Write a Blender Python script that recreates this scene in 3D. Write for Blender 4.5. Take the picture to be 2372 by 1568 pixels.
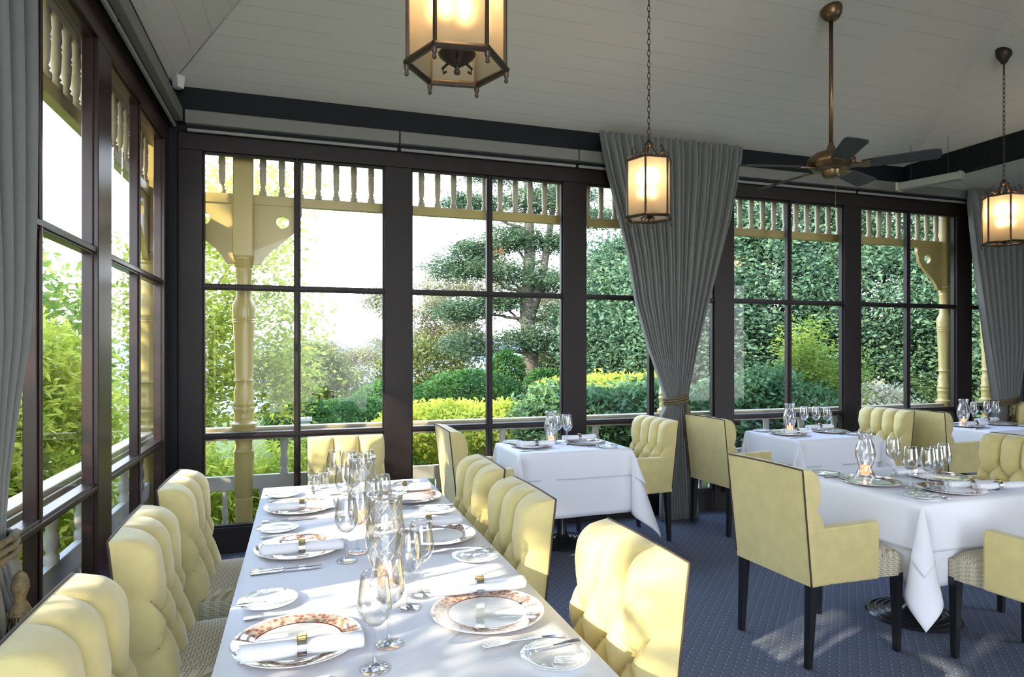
import bpy, math, random
import numpy as np
from mathutils import Vector, Matrix

sc = bpy.context.scene
for o in list(bpy.data.objects):
    bpy.data.objects.remove(o)
col = sc.collection
rnd = random.Random(7)

# ------------------------------------------------------------ camera, world, sun, exposure
YAW = math.radians(17.9)
cam = bpy.data.cameras.new('camera')
cam.sensor_width = 36.0
cam.lens = 36.0 * 1506.0 / 2372.0
cam.shift_y = 25.0 / 2372.0
cam.clip_end = 3000
camo = bpy.data.objects.new('camera', cam)
col.objects.link(camo)
camo.location = (0, 0, 1.5)
camo.rotation_euler = (math.radians(90), 0, -YAW)
sc.camera = camo

sc.view_settings.view_transform = 'Standard'
sc.view_settings.look = 'None'
sc.view_settings.gamma = 1.0
sc.view_settings.use_curve_mapping = False
sc.view_settings.exposure = 1.95
sc.cycles.max_bounces = 7
sc.cycles.diffuse_bounces = 4
sc.cycles.glossy_bounces = 4
sc.cycles.transparent_max_bounces = 20
sc.cycles.caustics_reflective = False
sc.cycles.caustics_refractive = False
sc.cycles.sample_clamp_indirect = 8.0
sc.cycles.use_denoising = True
sc.cycles.use_adaptive_sampling = True
sc.cycles.adaptive_threshold = 0.03

world = bpy.data.worlds.new('sky')
sc.world = world
world.use_nodes = True
wn = world.node_tree.nodes
wl = world.node_tree.links
wn.clear()
wo = wn.new('ShaderNodeOutputWorld')
wb = wn.new('ShaderNodeBackground')
wt = wn.new('ShaderNodeTexCoord')
wx = wn.new('ShaderNodeSeparateXYZ')
wr = wn.new('ShaderNodeValToRGB')
wr.color_ramp.elements[0].position = 0.0
wr.color_ramp.elements[0].color = (0.95, 0.97, 1.0, 1)
wr.color_ramp.elements[1].position = 0.75
wr.color_ramp.elements[1].color = (0.42, 0.60, 1.0, 1)
wl.new(wt.outputs['Generated'], wx.inputs[0])
wl.new(wx.outputs['Z'], wr.inputs[0])
wl.new(wr.outputs[0], wb.inputs[0])
wb.inputs[1].default_value = 2.5
wl.new(wb.outputs[0], wo.inputs[0])

sun = bpy.data.lights.new('sun', 'SUN')
sun.energy = 4.0
sun.angle = math.radians(0.8)
sun.color = (1.0, 0.86, 0.62)
suno = bpy.data.objects.new('sun', sun)
col.objects.link(suno)
suno.rotation_euler = Vector((0.54, 0.22, -0.27)).to_track_quat('-Z', 'Y').to_euler()
suno.location = (-8, -3, 6)

# ------------------------------------------------------------ materials
def mat(name, base, rough=0.6, metal=0.0, var=0.0, vscale=20.0, bump=0.0, bscale=200.0, spec=0.5,
        sheen=0.0, emit=None, estr=0.0, coat=0.0, trans=0.0):
    m = bpy.data.materials.new(name)
    m.use_nodes = True
    nt = m.node_tree
    b = nt.nodes['Principled BSDF']
    b.inputs['Base Color'].default_value = (*base, 1)
    b.inputs['Roughness'].default_value = rough
    b.inputs['Metallic'].default_value = metal
    b.inputs['Specular IOR Level'].default_value = spec
    b.inputs['Sheen Weight'].default_value = sheen
    b.inputs['Coat Weight'].default_value = coat
    if emit:
        b.inputs['Emission Color'].default_value = (*emit, 1)
        b.inputs['Emission Strength'].default_value = estr
    tc = nt.nodes.new('ShaderNodeTexCoord')
    if var > 0:
        n = nt.nodes.new('ShaderNodeTexNoise')
        n.inputs['Scale'].default_value = vscale
        n.inputs['Detail'].default_value = 4
        nt.links.new(tc.outputs['Object'], n.inputs['Vector'])
        mx = nt.nodes.new('ShaderNodeMix')
        mx.data_type = 'RGBA'
        mx.inputs['A'].default_value = (*[c * (1 - var) for c in base], 1)
        mx.inputs['B'].default_value = (*[min(1, c * (1 + var)) for c in base], 1)
        nt.links.new(n.outputs['Fac'], mx.inputs['Factor'])
        nt.links.new(mx.outputs['Result'], b.inputs['Base Color'])
    if bump > 0:
        n2 = nt.nodes.new('ShaderNodeTexNoise')
        n2.inputs['Scale'].default_value = bscale
        nt.links.new(tc.outputs['Object'], n2.inputs['Vector'])
        bp = nt.nodes.new('ShaderNodeBump')
        bp.inputs['Strength'].default_value = bump
        bp.inputs['Distance'].default_value = 0.002
        nt.links.new(n2.outputs['Fac'], bp.inputs['Height'])
        nt.links.new(bp.outputs['Normal'], b.inputs['Normal'])
    return m

def glass_mat(name, fmin, fmax, tint=(1, 1, 1), rough=0.0, power=2.0):
    m = bpy.data.materials.new(name)
    m.use_nodes = True
    nt = m.node_tree
    nt.nodes.clear()
    o = nt.nodes.new('ShaderNodeOutputMaterial')
    t = nt.nodes.new('ShaderNodeBsdfTransparent')
    t.inputs[0].default_value = (*tint, 1)
    g = nt.nodes.new('ShaderNodeBsdfGlossy')
    g.inputs['Roughness'].default_value = rough
    lw = nt.nodes.new('ShaderNodeLayerWeight')
    lw.inputs[0].default_value = 0.5
    pw = nt.nodes.new('ShaderNodeMath')
    pw.operation = 'POWER'
    pw.inputs[1].default_value = power
    mr = nt.nodes.new('ShaderNodeMapRange')
    mr.inputs['To Min'].default_value = fmin
    mr.inputs['To Max'].default_value = fmax
    mx = nt.nodes.new('ShaderNodeMixShader')
    nt.links.new(lw.outputs['Facing'], pw.inputs[0])
    nt.links.new(pw.outputs[0], mr.inputs['Value'])
    nt.links.new(mr.outputs[0], mx.inputs[0])
    nt.links.new(t.outputs[0], mx.inputs[1])
    nt.links.new(g.outputs[0], mx.inputs[2])
    nt.links.new(mx.outputs[0], o.inputs[0])
    return m

def leaf_mat(name, a, b, scale=1.3, trans=0.45):
    m = bpy.data.materials.new(name)
    m.use_nodes = True
    nt = m.node_tree
    nt.nodes.clear()
    o = nt.nodes.new('ShaderNodeOutputMaterial')
    tc = nt.nodes.new('ShaderNodeTexCoord')
    n = nt.nodes.new('ShaderNodeTexNoise')
    n.inputs['Scale'].default_value = scale
    n.inputs['Detail'].default_value = 6
    n.inputs['Roughness'].default_value = 0.75
    r = nt.nodes.new('ShaderNodeValToRGB')
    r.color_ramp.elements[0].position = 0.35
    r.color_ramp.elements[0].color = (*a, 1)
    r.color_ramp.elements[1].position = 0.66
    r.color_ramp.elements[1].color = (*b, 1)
    d = nt.nodes.new('ShaderNodeBsdfPrincipled')
    d.inputs['Roughness'].default_value = 0.6
    d.inputs['Specular IOR Level'].default_value = 0.2
    t = nt.nodes.new('ShaderNodeBsdfTranslucent')
    mx = nt.nodes.new('ShaderNodeMixShader')
    mx.inputs[0].default_value = trans
    nt.links.new(tc.outputs['Object'], n.inputs['Vector'])
    nt.links.new(n.outputs['Fac'], r.inputs[0])
    nt.links.new(r.outputs[0], d.inputs['Base Color'])
    nt.links.new(r.outputs[0], t.inputs[0])
    nt.links.new(d.outputs[0], mx.inputs[1])
    nt.links.new(t.outputs[0], mx.inputs[2])
    nt.links.new(mx.outputs[0], o.inputs[0])
    return m

def nodes_of(m):
    return m.node_tree, m.node_tree.nodes['Principled BSDF']

M = {}
M['frame'] = mat('dark_frame_paint', (0.012, 0.007, 0.007), 0.5, var=0.2, vscale=6, spec=0.35)
M['frame_side'] = mat('maroon_frame_paint', (0.028, 0.011, 0.011), 0.3, var=0.2, vscale=6)
M['navy'] = mat('blue_black_paint', (0.005, 0.007, 0.010), 0.6, var=0.2, vscale=5, spec=0.25)
M['blind'] = mat('grey_blind_housing', (0.17, 0.165, 0.15), 0.5)
M['blind_rail'] = mat('grey_blind_rail', (0.26, 0.25, 0.24), 0.4)
M['brass'] = mat('aged_brass', (0.20, 0.13, 0.07), 0.35, metal=0.9, var=0.25, vscale=30)
M['bronze'] = mat('dark_bronze', (0.06, 0.045, 0.032), 0.45, metal=0.7, var=0.3, vscale=40)
M['blade'] = mat('fan_blade_wood', (0.045, 0.04, 0.048), 0.55, var=0.15, vscale=8)
M['velvet'] = mat('pale_olive_velvet', (0.60, 0.505, 0.215), 0.75, var=0.16, vscale=14, bump=0.25, bscale=350, sheen=0.35)
M['pipe'] = mat('dark_piping', (0.045, 0.03, 0.02), 0.6)
M['leg'] = mat('black_wood_leg', (0.010, 0.011, 0.013), 0.3)
M['linen'] = mat('white_linen', (0.80, 0.81, 0.86), 0.8, bump=0.15, bscale=500)
M['napkin'] = mat('napkin_linen', (0.82, 0.83, 0.87), 0.85, bump=0.3, bscale=300)
M['china'] = mat('white_china', (0.82, 0.83, 0.82), 0.05, coat=1.0)
M['steel'] = mat('polished_steel', (0.72, 0.72, 0.74), 0.12, metal=1.0)
M['gold'] = mat('gold_glass_ring', (0.42, 0.28, 0.08), 0.2, metal=0.7, var=0.4, vscale=150)
M['wax'] = mat('glowing_amber_wax', (0.85, 0.52, 0.28), 0.5, emit=(1.0, 0.42, 0.12), estr=0.35)  # flame glow through the wax painted in as emission
M['flame'] = mat('flame', (1, 0.8, 0.4), 0.5, emit=(1.0, 0.62, 0.22), estr=5)
M['post'] = mat('pale_yellow_paint', (0.52, 0.41, 0.15), 0.3, var=0.06, vscale=4)
M['cream'] = mat('cream_paint', (0.52, 0.45, 0.30), 0.35, var=0.06, vscale=5)
M['white_paint'] = mat('off_white_paint', (0.48, 0.46, 0.41), 0.45, var=0.05, vscale=5)
M['iron'] = mat('black_cast_iron', (0.03, 0.032, 0.036), 0.22, metal=0.4)
M['tabletop'] = mat('dark_table_wood', (0.04, 0.03, 0.025), 0.5)
M['plastic'] = mat('white_plastic', (0.6, 0.6, 0.58), 0.5)
M['heater'] = mat('pale_grey_metal', (0.32, 0.33, 0.28), 0.45)
M['heater_end'] = mat('cream_end_cap', (0.62, 0.60, 0.40), 0.5)
M['stone'] = mat('pale_stone', (0.5, 0.5, 0.46), 0.8, var=0.15, vscale=6)
M['tassel'] = mat('antique_gold_thread', (0.20, 0.15, 0.06), 0.7, var=0.5, vscale=90)
M['cord'] = mat('mottled_gold_black_cord', (0.13, 0.10, 0.045), 0.7, var=0.9, vscale=70)
M['bark'] = mat('grey_brown_bark', (0.10, 0.085, 0.07), 0.9, var=0.35, vscale=6, bump=0.6, bscale=20)
M['bark_pale'] = mat('pale_gum_bark', (0.42, 0.36, 0.29), 0.8, var=0.25, vscale=4)
M['glass'] = glass_mat('window_glass', 0.018, 0.40, (0.97, 0.985, 0.98), 0.0, 3.0)
M['crystal'] = glass_mat('drinking_glass', 0.09, 0.85, (0.965, 0.97, 0.98), 0.0, 1.7)
M['cut'] = glass_mat('cut_glass', 0.35, 0.9, (0.95, 0.92, 0.84), 0.15, 1.0)
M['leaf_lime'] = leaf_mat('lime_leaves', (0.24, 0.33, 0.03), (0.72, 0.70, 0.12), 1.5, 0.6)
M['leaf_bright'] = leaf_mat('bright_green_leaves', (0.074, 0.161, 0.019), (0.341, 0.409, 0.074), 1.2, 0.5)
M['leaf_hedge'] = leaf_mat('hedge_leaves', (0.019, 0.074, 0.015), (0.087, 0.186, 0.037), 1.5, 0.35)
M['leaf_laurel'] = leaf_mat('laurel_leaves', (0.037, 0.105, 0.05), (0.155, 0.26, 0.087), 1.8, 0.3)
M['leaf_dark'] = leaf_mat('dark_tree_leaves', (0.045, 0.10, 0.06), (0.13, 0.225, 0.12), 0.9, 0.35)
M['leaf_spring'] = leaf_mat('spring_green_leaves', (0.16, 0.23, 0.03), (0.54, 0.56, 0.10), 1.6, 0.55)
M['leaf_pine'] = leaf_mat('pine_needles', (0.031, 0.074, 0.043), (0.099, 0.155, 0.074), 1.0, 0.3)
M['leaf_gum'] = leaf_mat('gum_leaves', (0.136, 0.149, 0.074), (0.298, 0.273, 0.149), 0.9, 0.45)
M['leaf_olive'] = leaf_mat('olive_bush_leaves', (0.087, 0.112, 0.025), (0.198, 0.223, 0.056), 1.0, 0.4)
M['flower'] = leaf_mat('pale_blossom', (0.279, 0.26, 0.124), (0.496, 0.465, 0.341), 3, 0.3)
M['hill'] = mat('hazy_blue_hill', (0.17, 0.20, 0.27), 1.0, var=0.06, vscale=0.02, spec=0)  # distance haze painted in as a blue tint
M['hill2'] = mat('hazy_far_ridge', (0.24, 0.28, 0.36), 1.0, var=0.04, vscale=0.01, spec=0)  # paler haze painted into the farther ridge's colour
M['grass'] = mat('garden_grass', (0.07, 0.095, 0.03), 0.9, var=0.45, vscale=1.5, spec=0.1)
M['brown_ground'] = mat('leaf_litter', (0.16, 0.12, 0.08), 0.95, var=0.4, vscale=1.2, spec=0.1)

# carpet: blue-grey with a regular grid of pale and dark flecks
m = mat('blue_grey_carpet', (0.105, 0.12, 0.165), 0.95, spec=0.1)
nt, b = nodes_of(m)
tc = nt.nodes.new('ShaderNodeTexCoord')
sx = nt.nodes.new('ShaderNodeSeparateXYZ')
nt.links.new(tc.outputs['Object'], sx.inputs[0])
def mth(nt, op, a, b_=None, c_=None):
    n = nt.nodes.new('ShaderNodeMath')
    n.operation = op
    for i, v in enumerate((a, b_, c_)):
        if v is None: continue
        if isinstance(v, (int, float)): n.inputs[i].default_value = v
        else: nt.links.new(v, n.inputs[i])
    return n.outputs[0]
def dots(nt, px, py, sp, rad, ox, oy):
    fx = mth(nt, 'SUBTRACT', mth(nt, 'FRACT', mth(nt, 'ADD', mth(nt, 'DIVIDE', px, sp), ox)), 0.5)
    fy = mth(nt, 'SUBTRACT', mth(nt, 'FRACT', mth(nt, 'ADD', mth(nt, 'DIVIDE', py, sp), oy)), 0.5)
    d = mth(nt, 'SQRT', mth(nt, 'ADD', mth(nt, 'MULTIPLY', fx, fx), mth(nt, 'MULTIPLY', fy, fy)))
    return mth(nt, 'LESS_THAN', d, rad / sp)
rx = mth(nt, 'ADD', sx.outputs[0], sx.outputs[1])
ry = mth(nt, 'SUBTRACT', sx.outputs[0], sx.outputs[1])
da = dots(nt, rx, ry, 0.062, 0.0048, 0, 0)
db = dots(nt, rx, ry, 0.062, 0.0048, 0.22, 0.22)
nz = nt.nodes.new('ShaderNodeTexNoise'); nz.inputs['Scale'].default_value = 260; nz.inputs['Detail'].default_value = 3
nt.links.new(tc.outputs['Object'], nz.inputs['Vector'])
r = nt.nodes.new('ShaderNodeValToRGB')
r.color_ramp.elements[0].position = 0.3; r.color_ramp.elements[0].color = (0.08, 0.094, 0.13, 1)
r.color_ramp.elements[1].position = 0.7; r.color_ramp.elements[1].color = (0.15, 0.17, 0.22, 1)
nt.links.new(nz.outputs['Fac'], r.inputs[0])
def mixc(nt, f, a, bcol):
    n = nt.nodes.new('ShaderNodeMix'); n.data_type = 'RGBA'
    nt.links.new(f, n.inputs['Factor'])
    if isinstance(a, tuple): n.inputs['A'].default_value = a
    else: nt.links.new(a, n.inputs['A'])
    if isinstance(bcol, tuple): n.inputs['B'].default_value = bcol
    else: nt.links.new(bcol, n.inputs['B'])
    return n.outputs['Result']
c1 = mixc(nt, da, r.outputs[0], (0.42, 0.44, 0.46, 1))
c2 = mixc(nt, db, c1, (0.02, 0.025, 0.04, 1))
nt.links.new(c2, b.inputs['Base Color'])
M['carpet'] = m

# seat fabric: basket weave of two short-bar directions
m = mat('woven_seat_fabric', (0.5, 0.45, 0.33), 0.85, spec=0.2)
nt, b = nodes_of(m)
tc = nt.nodes.new('ShaderNodeTexCoord'); sx = nt.nodes.new('ShaderNodeSeparateXYZ')
nt.links.new(tc.outputs['Object'], sx.inputs[0])
cell = 0.020
def fl(v): return mth(nt, 'FLOOR', mth(nt, 'DIVIDE', v, cell))
U_ = mth(nt, 'SUBTRACT', sx.outputs[0], sx.outputs[2]); V_ = mth(nt, 'SUBTRACT', sx.outputs[1], sx.outputs[2])
par = mth(nt, 'GREATER_THAN', mth(nt, 'FRACT', mth(nt, 'MULTIPLY', mth(nt, 'ADD', fl(U_), fl(V_)), 0.5)), 0.25)
def stripes(v):
    f = mth(nt, 'FRACT', mth(nt, 'DIVIDE', v, cell / 2.0))
    return mth(nt, 'GREATER_THAN', f, 0.45)
s1 = stripes(U_); s2 = stripes(V_)
sm = nt.nodes.new('ShaderNodeMix'); sm.data_type = 'FLOAT'
nt.links.new(par, sm.inputs['Factor']); nt.links.new(s1, sm.inputs['A']); nt.links.new(s2, sm.inputs['B'])
nt.links.new(mixc(nt, sm.outputs['Result'], (0.33, 0.28, 0.18, 1), (0.58, 0.53, 0.41, 1)), b.inputs['Base Color'])
M['seat'] = m

# charger plate: ring pattern by radius
m = mat('patterned_china', (0.82, 0.83, 0.82), 0.05, coat=1.0)
nt, b = nodes_of(m)
tc = nt.nodes.new('ShaderNodeTexCoord'); sx = nt.nodes.new('ShaderNodeSeparateXYZ')
nt.links.new(tc.outputs['Object'], sx.inputs[0])
rad = mth(nt, 'SQRT', mth(nt, 'ADD', mth(nt, 'MULTIPLY', sx.outputs[0], sx.outputs[0]), mth(nt, 'MULTIPLY', sx.outputs[1], sx.outputs[1])))
vo = nt.nodes.new('ShaderNodeTexVoronoi'); vo.inputs['Scale'].default_value = 75
nt.links.new(tc.outputs['Object'], vo.inputs['Vector'])
rr = nt.nodes.new('ShaderNodeValToRGB')
e = rr.color_ramp.elements
e[0].position = 0.0; e[0].color = (0.20, 0.05, 0.05, 1)
e[1].position = 0.62; e[1].color = (0.58, 0.50, 0.45, 1)
x = e.new(0.25); x.color = (0.33, 0.15, 0.12, 1)
x = e.new(0.48); x.color = (0.48, 0.31, 0.20, 1)
nt.links.new(vo.outputs['Distance'], rr.inputs[0])
band = mth(nt, 'MULTIPLY', mth(nt, 'GREATER_THAN', rad, 0.112), mth(nt, 'LESS_THAN', rad, 0.152))
c1 = mixc(nt, band, (0.80, 0.81, 0.80, 1), rr.outputs[0])
thin = mth(nt, 'MULTIPLY', mth(nt, 'GREATER_THAN', rad, 0.109), mth(nt, 'LESS_THAN', rad, 0.113))
c2 = mixc(nt, thin, c1, (0.12, 0.03, 0.04, 1))
nt.links.new(c2, b.inputs['Base Color'])
M['charger'] = m

# ceiling boards: fine grooves along X or along Y
def board_mat(name, axis):
    m = mat(name, (0.68, 0.645, 0.575), 0.55, spec=0.3)
    nt, b = nodes_of(m)
    tc = nt.nodes.new('ShaderNodeTexCoord'); sx = nt.nodes.new('ShaderNodeSeparateXYZ')
    nt.links.new(tc.outputs['Object'], sx.inputs[0])
    f = mth(nt, 'FRACT', mth(nt, 'DIVIDE', sx.outputs[axis], 0.14))
    g = mth(nt, 'LESS_THAN', f, 0.028)
    nz = nt.nodes.new('ShaderNodeTexNoise'); nz.inputs['Scale'].default_value = 1.4
    nt.links.new(tc.outputs['Object'], nz.inputs['Vector'])
    g2 = mth(nt, 'MULTIPLY', g, mth(nt, 'GREATER_THAN', nz.outputs['Fac'], 0.42))
    nt.links.new(mixc(nt, g2, (0.68, 0.645, 0.575, 1), (0.52, 0.47, 0.41, 1)), b.inputs['Base Color'])
    return m
M['ceil_x'] = board_mat('painted_boards_along_room', 1)
M['ceil_y'] = board_mat('painted_boards_across_room', 0)

# curtain cloth
m = mat('grey_curtain_cloth', (0.235, 0.24, 0.23), 0.8, var=0.12, vscale=60, spec=0.25, sheen=0.2)
nt, b = nodes_of(m)
o_ = nt.nodes['Material Output']
tr = nt.nodes.new('ShaderNodeBsdfTranslucent'); tr.inputs[0].default_value = (0.24, 0.27, 0.30, 1)
ms = nt.nodes.new('ShaderNodeMixShader'); ms.inputs[0].default_value = 0.18
nt.links.new(b.outputs[0], ms.inputs[1]); nt.links.new(tr.outputs[0], ms.inputs[2]); nt.links.new(ms.outputs[0], o_.inputs[0])
M['curtain'] = m

# lantern glass: frosted, lets the bulb inside glow
m = bpy.data.materials.new('frosted_lantern_glass'); m.use_nodes = True
nt = m.node_tree; nt.nodes.clear()
o_ = nt.nodes.new('ShaderNodeOutputMaterial')
tr = nt.nodes.new('ShaderNodeBsdfTranslucent'); tr.inputs[0].default_value = (0.60, 0.53, 0.40, 1)
df = nt.nodes.new('ShaderNodeBsdfDiffuse'); df.inputs[0].default_value = (0.5, 0.46, 0.36, 1)
rf = nt.nodes.new('ShaderNodeBsdfRefraction'); rf.inputs['Roughness'].default_value = 0.75; rf.inputs['IOR'].default_value = 1.35
rf.inputs[0].default_value = (1, 0.93, 0.8, 1)
m1 = nt.nodes.new('ShaderNodeMixShader'); m1.inputs[0].default_value = 0.25
m2 = nt.nodes.new('ShaderNodeMixShader'); m2.inputs[0].default_value = 0.5
nt.links.new(tr.outputs[0], m1.inputs[1]); nt.links.new(df.outputs[0], m1.inputs[2])
nt.links.new(m1.outputs[0], m2.inputs[1]); nt.links.new(rf.outputs[0], m2.inputs[2]); nt.links.new(m2.outputs[0], o_.inputs[0])
M['frost'] = m
M['bulb'] = mat('lit_bulb', (1, 0.9, 0.7), 0.5, emit=(1.0, 0.60, 0.22), estr=6)

# ------------------------------------------------------------ mesh helpers
class MB:
    def __init__(s):
        s.v = []; s.f = []; s.mi = []; s.cur = 0
    def quad(s, a, b, c, d):
        s.f.append((a, b, c, d)); s.mi.append(s.cur)
    def addv(s, p):
        s.v.append(tuple(p)); return len(s.v) - 1
    def face(s, idx):
        s.f.append(tuple(idx)); s.mi.append(s.cur)
    def box(s, x0, x1, y0, y1, z0, z1):
        i = [s.addv(p) for p in ((x0, y0, z0), (x1, y0, z0), (x1, y1, z0), (x0, y1, z0), (x0, y0, z1), (x1, y0, z1), (x1, y1, z1), (x0, y1, z1))]
        for q in ((0, 3, 2, 1), (4, 5, 6, 7), (0, 1, 5, 4), (1, 2, 6, 5), (2, 3, 7, 6), (3, 0, 4, 7)):
            s.face([i[k] for k in q])
        return s
    def hexa(s, pts):      # 8 points bottom 4 then top 4
        i = [s.addv(p) for p in pts]
        for q in ((0, 3, 2, 1), (4, 5, 6, 7), (0, 1, 5, 4), (1, 2, 6, 5), (2, 3, 7, 6), (3, 0, 4, 7)):
            s.face([i[k] for k in q])
        return s
    def lathe(s, prof, n=24, c=(0, 0, 0), close=False, sq=None, rot=0.0):
        rings = []
        for (r, z) in prof:
            ring = []
            for k in range(n):
                a = 2 * math.pi * k / n + rot
                ring.append(s.addv((c[0] + r * math.cos(a), c[1] + r * math.sin(a), c[2] + z)))
            rings.append(ring)
        for a, b in zip(rings[:-1], rings[1:]):
            for k in range(n):
                s.face((a[k], a[(k + 1) % n], b[(k + 1) % n], b[k]))
        if close:
            s.face(list(reversed(rings[0]))); s.face(rings[-1])
        return s
    def tube(s, pts, r, n=8, caps=True, closed=False):
        pts = [Vector(p) for p in pts]
        rr = r if isinstance(r, (list, tuple)) else [r] * len(pts)
        rings = []
        up = Vector((0, 0, 1))
        N = len(pts)
        for k, p in enumerate(pts):
            if closed: t = pts[(k + 1) % N] - pts[(k - 1) % N]
            else: t = pts[min(k + 1, N - 1)] - pts[max(k - 1, 0)]
            t = t.normalized() if t.length > 1e-9 else Vector((0, 0, 1))
            a = up.cross(t)
            if a.length < 0.05: a = Vector((1, 0, 0)).cross(t)
            a.normalize(); b = t.cross(a)
            rings.append([s.addv(p + (a * math.cos(2 * math.pi * j / n) + b * math.sin(2 * math.pi * j / n)) * rr[k]) for j in range(n)])
        pr = list(zip(rings[:-1], rings[1:]))
        if closed: pr.append((rings[-1], rings[0]))
        for a, b in pr:
            for j in range(n):
                s.face((a[j], a[(j + 1) % n], b[(j + 1) % n], b[j]))
        if caps and not closed:
            s.face(list(reversed(rings[0]))); s.face(rings[-1])
        return s
    def grid(s, P, flip=False):
        nr, nc = len(P), len(P[0])
        idx = [[s.addv(p) for p in row] for row in P]
        for i in range(nr - 1):
            for j in range(nc - 1):
                q = (idx[i][j], idx[i][j + 1], idx[i + 1][j + 1], idx[i + 1][j])
                s.face(tuple(reversed(q)) if flip else q)
        return idx
    def xform(s, mtx):
        s.v = [tuple(mtx @ Vector(p)) for p in s.v]; return s
    def build(s, name, m, parent=None, smooth=False, bevel=0.0, solid=0.0, sub=0, auto=None):
        me = bpy.data.meshes.new(name)
        me.from_pydata(s.v, [], s.f)
        ms = m if isinstance(m, (list, tuple)) else [m]
        for k in ms: me.materials.append(k)
        if len(ms) > 1: me.polygons.foreach_set('material_index', s.mi)
        if smooth: me.polygons.foreach_set('use_smooth', [True] * len(me.polygons))
        me.update()
        if smooth and auto is not None:
            me.set_sharp_from_angle(angle=math.radians(auto))
        o = bpy.data.objects.new(name, me)
        col.objects.link(o)
        if parent: o.parent = parent
        if bevel:
            b = o.modifiers.new('bevel', 'BEVEL'); b.width = bevel; b.segments = 2; b.limit_method = 'ANGLE'
        if solid:
            b = o.modifiers.new('solid', 'SOLIDIFY'); b.thickness = solid; b.offset = 0
        if sub:
            b = o.modifiers.new('sub', 'SUBSURF'); b.levels = sub; b.render_levels = sub
        return o

def tag(o, label=None, cat=None, group=None, kind=None):
    if label: o['label'] = label
    if cat: o['category'] = cat
    if group: o['group'] = group
    if kind: o['kind'] = kind
    return o
def empty(name, loc=(0, 0, 0), rz=0.0, label=None, cat=None, group=None):
    o = bpy.data.objects.new(name, None); col.objects.link(o)
    o.location = loc; o.rotation_euler = (0, 0, rz); o.empty_display_size = 0.1
    return tag(o, label, cat, group)
def kids(o): return [c for c in bpy.data.objects if c.parent == o]
def copy_tree(o, parent=None):
    ch = kids(o)
    c = o.copy(); col.objects.link(c); c.parent = parent
    for k in ch: copy_tree(k, c)
    return c
class Proto:      # the first placement uses the prototype itself, later ones are copies
    def __init__(s, maker): s.maker = maker; s.o = None
    def place(s, loc, rz, label, cat, group=None):
        if s.o is None: s.o = s.maker(); c = s.o
        else: c = copy_tree(s.o)
        c.location = loc; c.rotation_euler = (0, 0, rz)
        for k in ('label', 'category', 'group'):
            if k in c: del c[k]
        return tag(c, label, cat, group)

# ------------------------------------------------------------ the room
XL, YB, XR = -0.914, 5.20, 7.64
XO, YO = -1.09, 5.45
PITCH = 1.52; OW = 1.305
EAVE = 3.38
MB().box(XL - 0.1, XR + 0.1, -3.0, YB + 0.1, -0.12, 0.0).build('floor', M['carpet'])['kind'] = 'structure'

HH = 2.944   # top of the glazing
def wall_panel(name, axis, pos, posts, a0, a1, side, mats):
    """axis 'x': wall along X at y=pos; axis 'y': wall along Y at x=pos. side=+1: outside is towards +"""
    root = empty(name); root['kind'] = 'structure'
    def bx(a, b, d0, d1, z0, z1):
        mb = MB()
        if axis == 'x': mb.box(a, b, pos + side * min(d0, d1) if side > 0 else pos - max(d0, d1), pos + max(d0, d1) if side > 0 else pos - min(d0, d1), z0, z1)
        else: mb.box(pos + side * min(d0, d1) if side > 0 else pos - max(d0, d1), pos + max(d0, d1) if side > 0 else pos - min(d0, d1), a, b, z0, z1)
        return mb
    for (p, q) in posts:
        bx(p, q, -0.02, 0.05, 0, HH).build('post', mats[0], root, bevel=0.004)
    bx(a0, a1, -0.015, 0.06, 0.0, 0.19).build('kick_board', mats[0], root, bevel=0.004)
    bx(a0, a1, -0.02, 0.10, HH, 3.07).build('head_beam', mats[0], root, bevel=0.004)
    bx(a0, a1, -0.03, 0.10, 3.07, 3.46).build('fascia', M['navy'], root)
    return root
back_open = [(-0.687 + PITCH * k, -0.687 + PITCH * k + OW) for k in range(5)] + [(6.92, 7.42)]
posts = [(XL, back_open[0][0])] + [(back_open[k][1], back_open[k + 1][0]) for k in range(5)] + [(7.42, XR)]
wall_panel('wall_back', 'x', YB, posts, XL, XR, 1, (M['frame'],))
left_open = [(3.665, 4.965), (2.145, 3.445), (0.625, 1.925), (-0.895, 0.405), (-2.4, -1.115)]
lp = [(4.965, YB)] + [(left_open[k + 1][1], left_open[k][0]) for k in range(4)] + [(-3.0, -2.4)]
wall_panel('wall_left', 'y', XL, lp, -3.0, YB, -1, (M['frame_side'],))
# painted corner trim in the left back corner
MB().box(XL, XL + 0.07, YB - 0.09, YB, 0, 3.4).build('trim_1', M['navy'], bevel=0.004)['kind'] = 'structure'
MB().box(7.44, XR, YB - 0.2, YB - 0.03, 0, 3.2).build('trim_2', M['navy'])['kind'] = 'structure'
wr_ = MB().box(XR, XR + 0.1, 0.5, YB + 0.1, 0, 3.6).build('wall_right', M['navy']); wr_['kind'] = 'structure'

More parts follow.
